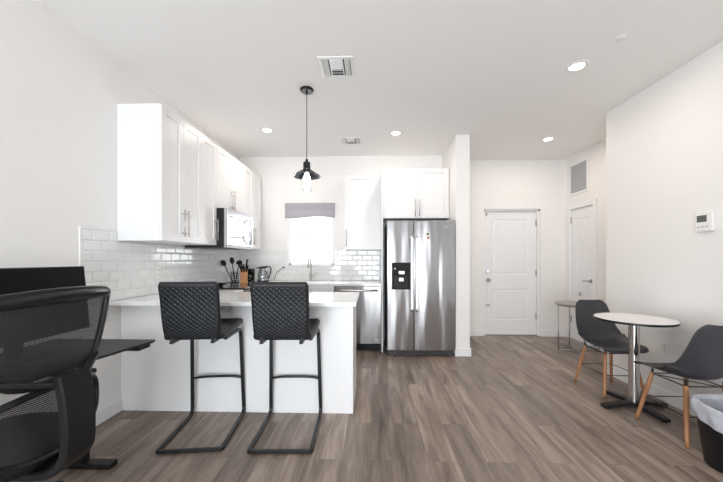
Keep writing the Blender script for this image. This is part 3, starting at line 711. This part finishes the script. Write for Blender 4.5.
# little sprig behind the kettle (tea strainer)
t = thing('tea_strainer', 'small dark tea strainer with long handle leaning right of the kettle', 'strainer', (-1.48, 4.84, CT))
MB().tube([(0, 0, 0.0), (0.03, 0.03, 0.13), (0.12, 0.06, 0.20)], 0.004, 6).build('handle', M['black'], t)
MB().lathe([(0, -0.012), (0.014, -0.008), (0.018, 0), (0.014, 0.010), (0, 0.014)], (0.13, 0.062, 0.205), 14).build('bowl', M['black'], t)
# outlets
def outlet(label, loc, rz):
    t = thing('wall_outlet', label, 'outlet', loc, rz)
    MB().box(-0.036, 0.036, -0.006, 0, -0.058, 0.058, 0.002).build('plate', M['white'], t)
    for z in (-0.024, 0.024):
        s_ = MB().box(-0.017, 0.017, -0.0085, -0.006, z-0.015, z+0.015, 0.001).build('socket', M['white'], t)
        MB().box(-0.009, -0.006, -0.0092, -0.0084, z-0.005, z+0.006).box(0.006, 0.009, -0.0092, -0.0084, z-0.005, z+0.006).build('slots', M['ventdark'], s_)
outlet('white wall outlet in the left tile backsplash above the peninsula', (XL+0.0095, 3.03, 1.12), R90)
outlet('white wall outlet low on the right wall behind the round table', (XR, 2.89, 0.47), -R90)

# ------------------------------------------------------------------ dishwasher
DO = (-0.18, 4.62, 0)
t = thing('dishwasher', 'stainless steel dishwasher under the rear worktop beside the fridge panel', 'dishwasher', DO)
MB(DO).box(-0.482, 0.132, 4.345, YB-0.02, 0.10, CT-CTH-0.003).build('body', M['darkgrey'], t)
dd = MB(DO).box(-0.484, 0.134, 4.318, 4.344, 0.105, CT-CTH-0.004, 0.004).build('door', M['steel'], t)
MB(DO).tube([(-0.44, 4.275, 0.825), (0.09, 4.275, 0.825)], 0.012, 12).tube([(-0.41, 4.318, 0.825), (-0.41, 4.275, 0.825)], 0.008).tube([(0.06, 4.318, 0.825), (0.06, 4.275, 0.825)], 0.008).build('handle', M['steelflat'], dd)
MB(DO).box(-0.482, 0.132, 4.385, 4.395, 0.002, 0.10).build('toe_kick', M['black'], t)
MB(DO).lathe([(0, 0), (0.014, 0), (0.014, 0.002), (0, 0.002)], (0.07, 4.318, 0.16), 20, axis='Y').build('round_badge', M['white'], dd)

# ------------------------------------------------------------------ fridge
FO = (0.645, 4.5, 0); FX0, FX1, FS = 0.205, 1.076, 0.550; FT = 1.745; FB = 0.075
t = thing('refrigerator', 'side-by-side stainless steel refrigerator with black water dispenser', 'refrigerator', FO)
MB(FO).box(FX0+0.005, FX1-0.005, 4.185, 4.92, 0.03, FT-0.012, 0.003).build('body', M['darkgrey'], t)
dl = MB(FO); dl.box(FX0, FS-0.003, 4.11, 4.183, FB, FT, 0.010, 3); dl = dl.build('freezer_door', M['steel'], t)
dr = MB(FO); dr.box(FS+0.003, FX1, 4.11, 4.183, FB, FT, 0.010, 3); dr = dr.build('fridge_door', M['steel'], t)
for x, d in ((FS-0.032, dl), (FS+0.032, dr)):
    MB(FO).bar(rounded([(x, 4.108, 0.585), (x, 4.058, 0.60), (x, 4.052, 1.06), (x, 4.058, 1.525), (x, 4.108, 1.54)], 0.02), 0.018, 0.036, up=(1, 0, 0)).build('door_handle', M['steelflat'], d)
dp = MB(FO).box(0.266, 0.512, 4.100, 4.1095, 0.86, 1.205, 0.003).build('dispenser', M['blackgloss'], dl)
MB(FO).box(0.300, 0.478, 4.096, 4.0995, 0.875, 1.04, 0.001).build('recess', M['black'], dp)
MB(FO).box(0.352, 0.428, 4.088, 4.0995, 1.055, 1.098, 0.003).build('water_paddle', M['nickel'], dp)
MB(FO).box(0.356, 0.416, 4.085, 4.0955, 0.965, 1.012, 0.003).build('ice_paddle', M['nickel'], dp)
MB(FO).box(0.297, 0.315, 4.0965, 4.0995, 1.12, 1.135, 0.001).build('indicator', M['white'], dp)
MB(FO).box(0.93, 0.985, 4.1088, 4.1098, 1.655, 1.672).build('badge', M['nickel'], dr)
gr = MB(FO).box(FX0+0.02, FX1-0.02, 4.15, 4.184, 0.012, FB-0.004)
gr.build('kick_grille', M['darkgrey'], t)
mb = MB(FO)
for k in range(3): mb.box(FX0+0.12, FX1-0.12, 4.146, 4.1495, 0.022+k*0.015, 0.030+k*0.015)
mb.build('grille_slots', M['ventdark'], t)
for x in (FX0+0.05, FX1-0.09): MB(FO).box(x, x+0.04, 4.12, 4.149, 0.0, 0.05, 0.004).build('foot', M['darkgrey'], t)
t = thing('fridge_magnet', 'small white and red paper note stuck on the right fridge door', 'magnet', (0.725, 4.1095, 1.545))
MB().box(-0.022, 0.022, -0.0025, 0, -0.05, 0.05, 0.0008).build('card', M['white'], t)
MB().box(-0.016, 0.012, -0.0035, -0.0025, 0.012, 0.036).build('dark_print', M['black'], t)
MB().box(-0.008, 0.016, -0.0035, -0.0025, -0.036, -0.008).build('red_print', M['red'], t)

# ------------------------------------------------------------------ thermostat
t = thing('thermostat', 'white square thermostat with grey screen on the right wall', 'thermostat', (XR, 2.54, 1.535), -R90)
MB().box(-0.062, 0.062, -0.024, 0, -0.072, 0.072, 0.005).build('housing', M['white'], t)
MB().box(-0.048, 0.026, -0.0255, -0.024, 0.0, 0.052, 0.001).build('screen', M['lcd'], t)
mb = MB()
for k in range(3): mb.box(-0.045+k*0.03, -0.025+k*0.03, -0.0255, -0.024, -0.04, -0.033, 0.0008)
mb.build('buttons', M['greyplastic'], t)

# ------------------------------------------------------------------ bar stool
def make_stool():
    t = thing('bar_stool', '', 'bar stool', (0, 0, 0), 0, 'quilted bar stools at the peninsula')
    W = 0.20
    # frame: closed floor loop rising into the two posts and running back under the seat
    path = [(-0.155, -0.17, 0.694), (-0.165, 0.155, 0.694)]
    left = [(-0.175, -0.12, 0.700), (-0.185, 0.205, 0.700), (-W, 0.25, 0.014), (-W, -0.265, 0.014)]
    pts = left+[(-x, y, z) for x, y, z in left[::-1]]
    pp = [Vector(pts[0])]+rounded(left, 0.055, 6)[1:-1]
    pp = pp+rounded([left[2], left[3], pts[4], pts[5]], 0.012, 3)[1:-1]+[Vector((-p.x, p.y, p.z)) for p in pp[::-1]]
    MB().bar(pp, 0.026, 0.022, up=(0, 0, 1)).build('sled_frame', M['satinblack'], t)
    MB().tube(smooth_pts([(-0.19, 0.23, 0.30), (-0.1, 0.23, 0.312), (0.1, 0.23, 0.312), (0.19, 0.23, 0.30)], 6), 0.010, 10).build('footrest', M['satinblack'], t)
    for x in (-0.13, 0.13):
        MB().prism([(-0.235, 0.695), (-0.10, 0.695), (-0.10, 0.722), (-0.215, 0.735)], -0.012, 0.012, mtx=Matrix.Translation((x, 0, 0)) @ Matrix(((0, 0, 1, 0), (1, 0, 0, 0), (0, 1, 0, 0), (0, 0, 0, 1)))).build('seat_bracket', M['satinblack'], t)
    # padded shells with quilted diamonds
    def pad(fc, halfw, nu, nv, th, quilt, name, edge=0.05):
        """fc(v) -> centre point & normal, in the y-z plane; v 0..1"""
        b = bmesh.new(); front = []; back = []
        L_ = 0.0
        for sgn, store in ((1, front), (-1, back)):
            for i in range(nu+1):
                rowv = []
                for j in range(nv+1):
                    u = i/nu*2-1; v = j/nv
                    # superellipse corners
                    c, n_, ln = fc(v)
                    vv = (v-0.5)*2
                    hw = halfw(v)
                    rr = 0.12
                    ex = 1-max(0, (abs(vv)-(1-rr))/rr)**2*0.075*1.0
                    x = u*hw*ex
                    e = min(1-abs(u), 1.0)*hw; e2 = min(v, 1-v)*ln
                    tt = th/2*math.sqrt(max(0.0, 1-(1-min(1, e/0.028))**2))*math.sqrt(max(0, 1-(1-min(1, e2/0.028))**2))
                    q = 0
                    if e > 0.022 and e2 > 0.022:
                        p = 0.036
                        a_ = (x/p+v*ln/(p*0.80)) ; b_ = (x/p-v*ln/(p*0.80))
                        f1 = abs((a_ % 1)-0.5)*2; f2 = abs((b_ % 1)-0.5)*2
                        q = -quilt*max(max(0, (f1-0.62)/0.38), max(0, (f2-0.62)/0.38))
                    P = c+Vector((x, 0, 0))+n_*(sgn*(tt+(q if tt > th*0.3 else 0)))
                    rowv.append(b.verts.new(P))
                store.append(rowv)
        for st, fl in ((front, False), (back, True)):
            for i in range(nu):
                for j in range(nv):
                    vs = (st[i][j], st[i+1][j], st[i+1][j+1], st[i][j+1])
                    b.faces.new(vs[::-1] if fl else vs)
        bmesh.ops.remove_doubles(b, verts=b.verts, dist=0.0004)
        bmesh.ops.recalc_face_normals(b, faces=b.faces)
        for f in b.faces: f.smooth = True
        return MB().merge(b).build(name, M['leather'], t)
    back_c = [(-0.195, 0.735), (-0.218, 0.77), (-0.240, 0.86), (-0.258, 0.98), (-0.285, 1.105)]
    bp_ = smooth_pts([(0, y, z) for y, z in back_c], 10)
    def fcb(v):
        k = v*(len(bp_)-1); i = min(int(k), len(bp_)-2); f = k-i
        p = bp_[i].lerp(bp_[i+1], f); tg = (bp_[i+1]-bp_[i]).normalized()
        return p, Vector((0, -tg.z, tg.y)), 0.41
    pad(fcb, lambda v: 0.183+0.004*v, 116, 116, 0.042, 0.0042, 'backrest')
    seat_c = [(-0.215, 0.737), (-0.12, 0.735), (0.05, 0.742), (0.20, 0.752), (0.255, 0.742)]
    sp_ = smooth_pts([(0, y, z) for y, z in seat_c], 10)
    def fcs(v):
        k = v*(len(sp_)-1); i = min(int(k), len(sp_)-2); f = k-i
        p = sp_[i].lerp(sp_[i+1], f); tg = (sp_[i+1]-sp_[i]).normalized()
        return p, Vector((0, -tg.z, tg.y)), 0.44
    pad(fcs, lambda v: 0.192+0.012*math.sin(v*PI), 116, 116, 0.05, 0.0042, 'seat')
    return t
s1 = make_stool(); s1['label'] = 'left of the two charcoal quilted bar stools with black sled frames'
s1.location = (-1.20, 2.295, 0); s1.rotation_euler.z = math.radians(6.5)
s2 = copy_tree(s1); s2['label'] = 'right of the two charcoal quilted bar stools with black sled frames'
s2.location = (-0.595, 2.305, 0); s2.rotation_euler.z = math.radians(2)

# ------------------------------------------------------------------ moulded chairs
def make_chair():
    t = thing('dining_chair', '', 'chair', (0, 0, 0), 0, 'dark grey moulded chairs at the round table')
    prof = smooth_pts([(0, 0.235, 0.412), (0, 0.20, 0.432), (0, 0.10, 0.430), (0, 0.0, 0.420), (0, -0.10, 0.420), (0, -0.165, 0.452), (0, -0.20, 0.53), (0, -0.225, 0.64), (0, -0.25, 0.75), (0, -0.268, 0.825)], 5)
    def wd(v):
        # half width along profile
        K = [(0, 0.15), (0.04, 0.185), (0.15, 0.21), (0.35, 0.222), (0.5, 0.225), (0.65, 0.208), (0.8, 0.182), (0.92, 0.160), (0.97, 0.138), (1, 0.10)]
        for (a, x), (b, y) in zip(K[:-1], K[1:]):
            if v <= b: return x+(y-x)*(v-a)/(b-a)
        return 0.10
    def shell(u, v):
        k = v*(len(prof)-1); i = min(int(k), len(prof)-2); p = prof[i].lerp(prof[i+1], k-i); tg = (prof[i+1]-prof[i]).normalized()
        nr = Vector((0, -tg.z, tg.y)); 
        if nr.y < 0 and nr.z < 0: nr = -nr
        nr = Vector((0, abs(tg.z), abs(tg.y)))
        s = u*2-1
        curl = 0.022+0.075*math.exp(-((v-0.50)/0.17)**2)+0.02*(v > 0.6)*(1-(v-0.6)/0.4)
        if v < 0.15: curl *= 0.3+0.7*v/0.15
        return p+Vector((s*wd(v), 0, 0))+nr*(curl*abs(s)**2.4)
    o = MB().grid(shell, 28, 45, 0.0).build('seat_shell', M['gshell'], t)
    m = o.modifiers.new('thick', 'SOLIDIFY'); m.thickness = 0.007; m.offset = 0
    m = o.modifiers.new('sub', 'SUBSURF'); m.levels = 1; m.render_levels = 1
    top = [(-0.125, 0.13), (0.125, 0.13), (-0.125, -0.13), (0.125, -0.13)]
    for (x, y) in top:
        a = Vector((x, y, 0.385)); b_ = Vector((x*1.48, y*1.55, 0.0))
        l_ = MB().tube([a.lerp(b_, k/8) for k in range(9)], 0.014, 12, scales=[0.95, 1.05, 1.1, 1.1, 1.05, 1.0, 0.95, 0.88, 0.8]).build('leg', M['beech'], t)
    mb = MB()
    for i_, j_ in ((0, 1), (0, 2), (1, 3), (2, 3)):
        a = Vector((*top[i_], 0.38)); b_ = Vector((*top[j_], 0.38)); mb.tube([a, b_], 0.004, 6)
    low = MB()
    P = [Vector((x*1.24, y*1.27, 0.19)) for x, y in top]
    Tt = [Vector((x, y, 0.375)) for x, y in top]
    for i_, j_ in ((0, 1), (0, 2), (1, 3), (2, 3)):
        low.tube([P[i_], P[j_]], 0.0035, 6)
    for i_, j_ in ((0, 3), (1, 2)): mb.tube([Tt[i_], Tt[j_]], 0.0035, 6)
    low.build('lower_bracing', M['satinblack'], t)
    mb.build('upper_bracing', M['satinblack'], t)
    mb = MB()
    for (x, y) in top: mb.tube([(x, y, 0.375), (x, y, 0.418+0.0)], 0.007, 8)
    mb.build('mounts', M['satinblack'], t)
    return t
c1 = make_chair(); c1['label'] = 'dark grey moulded chair on the far side of the round table'
c1.location = (2.275, 3.14, 0); c1.rotation_euler.z = PI+0.02
c2 = copy_tree(c1); c2['label'] = 'dark grey moulded chair nearer the camera beside the waste bin'
c2.location = (2.27, 2.375, 0); c2.rotation_euler.z = 0.0

# round table
TX, TY = 2.224, 2.775
t = thing('round_table', 'small round white bistro table with chrome column and black cross base', 'table', (TX, TY, 0))
MB().lathe([(0, 0.729), (0.278, 0.729), (0.280, 0.731), (0.280, 0.745), (0.278, 0.747), (0, 0.747)], seg=64).build('tabletop_edge', M['satinblack'], t)
MB().lathe([(0, 0.7475), (0.277, 0.7475), (0.278, 0.7485), (0.276, 0.750), (0, 0.750)], seg=64).build('tabletop', M['lam'], t)
MB().cyl((0, 0, 0.048), 0.038, 0.668, 32).build('column', M['chrome'], t)
MB().box(-0.13, 0.13, -0.13, 0.13, 0.716, 0.728, 0.003).build('top_plate', M['satinblack'], t)
mb = MB()
for k in range(4):
    a = k*PI/2+0.1
    c, s_ = math.cos(a), math.sin(a)
    pts = [(0, 0, 0.04), (0.10*c, 0.10*s_, 0.036), (0.22*c, 0.22*s_, 0.026), (0.275*c, 0.275*s_, 0.018)]
    mb.sweep(pts, [(-0.034, -0.014), (0.034, -0.014), (0.028, 0.012), (-0.028, 0.012)], scales=[1, 1, 0.9, 0.95], smooth=False)
mb.cyl((0, 0, 0.03), 0.06, 0.022, 24, bev=0.005)
mb.build('cross_base', M['satinblack'], t)
for k in range(4):
    a = k*PI/2+0.1; MB().cyl((0.26*math.cos(a), 0.26*math.sin(a), 0), 0.013, 0.008, 12).build('foot', M['black'], t)

# waste bin with liner
t = thing('waste_bin', 'round black waste bin lined with a pale bag near the right wall', 'bin', (2.165, 1.965, 0))
MB().lathe([(0, 0), (0.125, 0), (0.13, 0.006), (0.172, 0.335), (0.168, 0.335), (0.126, 0.01), (0, 0.01)], seg=40).build('bucket', M['black'], t)
def bagf(u, v):
    a = u*2*PI
    wob = 0.004*math.sin(a*5+1)+0.003*math.sin(a*11+v*9)+0.002*math.sin(a*17)
    if v < 0.45:
        q = v/0.45; r = 0.182+0.006*math.sin(q*PI)+wob; z = 0.275+0.02*math.sin(a*3)+(0.375-0.275-0.01*math.sin(a*3))*q
    elif v < 0.6:
        q = (v-0.45)/0.15; r = 0.182-0.014*q+wob; z = 0.375+0.01*math.sin(a*3)+0.008*math.sin(q*PI)
    else:
        q = (v-0.6)/0.4; r = 0.164-0.012*q-abs(wob); z = 0.372-0.16*q
    return Vector((r*math.cos(a), r*math.sin(a), z))
MB().grid(bagf, 96, 24).build('bin_bag', M['bag'], t)

# side table in hall
t = thing('side_table', 'small round side table with thin metal legs beside the closet door', 'side table', (2.82, 4.44, 0))
MB().lathe([(0, 0.628), (0.272, 0.628), (0.276, 0.632), (0.276, 0.645), (0.272, 0.648), (0, 0.648)], seg=48).build('tabletop', M['greige'], t)
LG = [(-0.25, 0.03), (0.04, 0.26), (-0.085, -0.25), (0.25, -0.03)]
for (x, y) in LG: MB().tube([(x, y, 0), (x, y, 0.627)], 0.007, 10).build('leg', M['nickel'], t)
MB().tube([(0.04, 0.26, 0.012), (-0.085, -0.25, 0.012)], 0.005, 8).tube([(-0.25, 0.03, 0.012), (0.25, -0.03, 0.012)], 0.005, 8).build('stretcher', M['nickel'], t)
MB().tube([(0.262*math.cos(a*PI/24), 0.262*math.sin(a*PI/24), 0.62) for a in range(48)], 0.007, 8, closed=True).build('rim', M['nickel'], t)

# ------------------------------------------------------------------ desk, monitor, office chair
DKO = (-1.72, 1.2, 0)
t = thing('desk', 'black desk against the left wall behind the office chair', 'desk', DKO)
x0, x1 = XL+0.016, -1.385
poly = [(x0, 0.55), (x1-0.04, 0.55), (x1-0.075, 0.9), (x1-0.085, 1.25), (x1-0.07, 1.60), (x1-0.03, 1.85), (x1, 1.99), (x1-0.01, 2.03), (x0, 2.03)]
MB(DKO).prism(poly, 0.716, 0.73, 0.003).build('desktop', M['desk'], t)
MB(DKO).box(x1-0.12, x1-0.02, 1.90, 2.0, 0.690, 0.7155, 0.004).build('cable_tray', M['black'], t)
for y in (0.72, 1.88):
    l_ = MB(DKO).box(x0+0.06, x1-0.14, y-0.03, y+0.03, 0.68, 0.7155, 0.003).box(-1.80, -1.72, y-0.03, y+0.03, 0.03, 0.68, 0.003).box(x0+0.03, x1-0.16, y-0.03, y+0.03, 0.0, 0.03, 0.003).build('leg', M['satinblack'], t)
    
MO2 = (-1.81, 1.63, 0.731)
t = thing('monitor', 'large black computer monitor standing on the desk at the left wall', 'monitor', MO2)
tilt = Matrix.Translation((0, 0, 0.28)) @ Matrix.Rotation(-0.10, 4, 'Y')
MB().box(-0.03, 0.0, -0.36, 0.36, -0.195, 0.195, 0.004, mtx=tilt).box(-0.055, -0.03, -0.2, 0.2, -0.12, 0.12, 0.008, mtx=tilt).build('housing', M['black'], t)
MB().box(0.0005, 0.002, -0.35, 0.35, -0.18, 0.187, mtx=tilt).build('screen', M['screen'], t)
MB().box(-0.09, -0.055, -0.035, 0.035, 0.01, 0.33, 0.005).build('stand', M['black'], t)
MB().box(-0.15, 0.09, -0.13, 0.13, 0, 0.010, 0.004).build('stand_base', M['black'], t)

OC = (-1.565, 1.295, 0)
# local frame: chair faces +y local; back at -y. rotz=+90deg -> faces -X
t = thing('office_chair', 'black mesh-back office chair in the left foreground at the desk', 'office chair', OC, math.radians(90))
BK = -0.265          # backrest plane
def bk(x, z, off=0.0):
    """point on curved backrest: curves toward sitter at its sides, leans back with height"""
    x *= 1.12
    lean = -0.03*max(0, (z-0.75))/0.35 + 0.03*math.exp(-((z-0.62)/0.12)**2)
    return Vector((x, BK+lean+0.75*x*x+off, z))
outline = [(-0.235, 1.095), (-0.12, 1.113), (0, 1.118), (0.12, 1.113), (0.235, 1.095), (0.245, 1.05), (0.222, 0.93), (0.175, 0.80), (0.10, 0.755), (0, 0.745), (-0.10, 0.755), (-0.175, 0.80), (-0.222, 0.93), (-0.245, 1.05)]
of = smooth_pts([bk(x, z) for x, z in outline], 6, closed=True)
MB().bar([*of], 0.024, 0.03, closed=True, up=(0, 0, 1)).build('back_frame', M['blackgloss'] if False else M['satinblack'], t)
# wide top rail
def rail(u, v):
    x = -0.24+0.48*u; zt = 1.112-0.30*x*x; h = 0.05*(1-0.25*abs(2*u-1)**2)
    p = bk(x, zt-h*v+0.008); p.y += -0.014-0.008*math.sin(v*PI)
    return p
MB().grid(rail, 24, 8, 0.01).build('top_rail', M['satinblack'], t)
def msh(u, v):
    # interpolate inside outline
    z = 0.755+(1.09-0.755)*v
    K = [(0.745, 0.09), (0.80, 0.175), (0.93, 0.222), (1.05, 0.243), (1.12, 0.235)]
    hw = 0.09
    for (a, x), (b, y) in zip(K[:-1], K[1:]):
        if z <= b: hw = x+(y-x)*(z-a)/(b-a); break
    return bk((2*u-1)*hw, z)
MB().grid(msh, 20, 20).build('back_mesh', M['mesh'], t)
# lumbar loop
lo = [(-0.25, 0.60), (-0.21, 0.68), (-0.10, 0.715), (0.10, 0.715), (0.21, 0.68), (0.25, 0.60), (0.20, 0.51), (0.08, 0.455), (-0.08, 0.455), (-0.20, 0.51)]
lp = smooth_pts([bk(x, z) for x, z in lo], 6, closed=True)
MB().bar(lp, 0.02, 0.026, closed=True, up=(0, 0, 1)).build('lumbar_frame', M['satinblack'], t)
def lms(u, v):
    z = 0.465+0.24*v; hw = 0.24*math.sqrt(max(0.02, 1-((z-0.60)/0.145)**2))
    return bk((2*u-1)*hw, z)
MB().grid(lms, 16, 12).build('lumbar_pad', M['mesh'], t)
# spine
sp = MB()
sp.bar(smooth_pts([(0, BK-0.055, 0.78), (0, BK-0.075, 0.68), (0, BK-0.085, 0.55), (0, BK-0.07, 0.44), (0, BK+0.02, 0.385), (0, -0.02, 0.385)], 6), 0.14, 0.035, up=(0, -1, 0))
sp.build('spine', M['black'], t)
MB().lathe([(0, 0), (0.045, 0), (0.05, 0.012), (0.045, 0.028), (0, 0.032)], (0, BK-0.045, 0.745), 28, axis='Y').build('hub', M['satinblack'], t)
MB().bar([(-0.20, BK+0.02, 0.80), (-0.07, BK-0.045, 0.75), (0.07, BK-0.045, 0.75), (0.20, BK+0.02, 0.80)], 0.03, 0.02).build('yoke', M['satinblack'], t)
# seat
def seatp(u, v):
    a = u*2-1; b = v*2-1
    x = 0.255*a*math.sqrt(1-b*b*0.28); y = 0.245*b*math.sqrt(1-a*a*0.28)
    return Vector((x, y+0.0, 0.475-0.02*(b > 0.6)*(b-0.6)+0.012*(a*a)))
MB().grid(seatp, 20, 20, 0.055).build('seat', M['leather'], t)
MB().box(-0.09, 0.09, -0.12, 0.10, 0.375, 0.418, 0.01).build('mechanism', M['black'], t)
MB().cyl((0, 0, 0.10), 0.045, 0.16, 20).cyl((0, 0, 0.26), 0.026, 0.115, 20).build('gas_column', M['black'], t)
for sx in (-1, 1):
    a_ = MB().bar(rounded([(sx*0.18, -0.02, 0.425), (sx*0.29, -0.02, 0.43), (sx*0.305, -0.02, 0.655)], 0.04), 0.05, 0.025, up=(0, 1, 0)).build('armrest', M['black'], t)
    MB().box(sx*0.305-0.04, sx*0.305+0.04, -0.13, 0.12, 0.655, 0.68, 0.010, 3).build('arm_pad', M['black'], a_)
BR = 0.33
for k in range(5):
    a = math.radians(-62+72*k)      # one leg points to the visible foot
    c, s_ = math.cos(a), math.sin(a)
    lg = MB().sweep([(0.03*c, 0.03*s_, 0.12), (0.15*c, 0.15*s_, 0.108), (BR*c, BR*s_, 0.082)], [(-0.026, -0.018), (0.026, -0.018), (0.02, 0.016), (-0.02, 0.016)], scales=[1.2, 1, 0.8], smooth=False).build('base_leg', M['black'], t)
    cx, cy = (BR-0.015)*c, (BR-0.015)*s_
    w_ = MB()
    for s2_ in (-1, 1): w_.cyl((cx+s2_*0.018*(-s_)-(-s_)*0.0, cy+s2_*0.018*c, 0), 0.001, 0.001)
    w_ = MB()
    for s2_ in (-1, 1):
        b = bmesh.new(); bmesh.ops.create_cone(b, cap_ends=True, segments=20, radius1=0.027, radius2=0.027, depth=0.018)
        w_.merge(b, Matrix.Translation((cx-s_*0.016*s2_, cy+c*0.016*s2_, 0.027)) @ Matrix.Rotation(a, 4, 'Z') @ Matrix.Rotation(PI/2, 4, 'X'))
    w_.tube([(cx, cy, 0.027), (cx, cy, 0.075)], 0.006, 8)
    w_.build('caster', M['black'], lg)
bpy.context.view_layer.update()
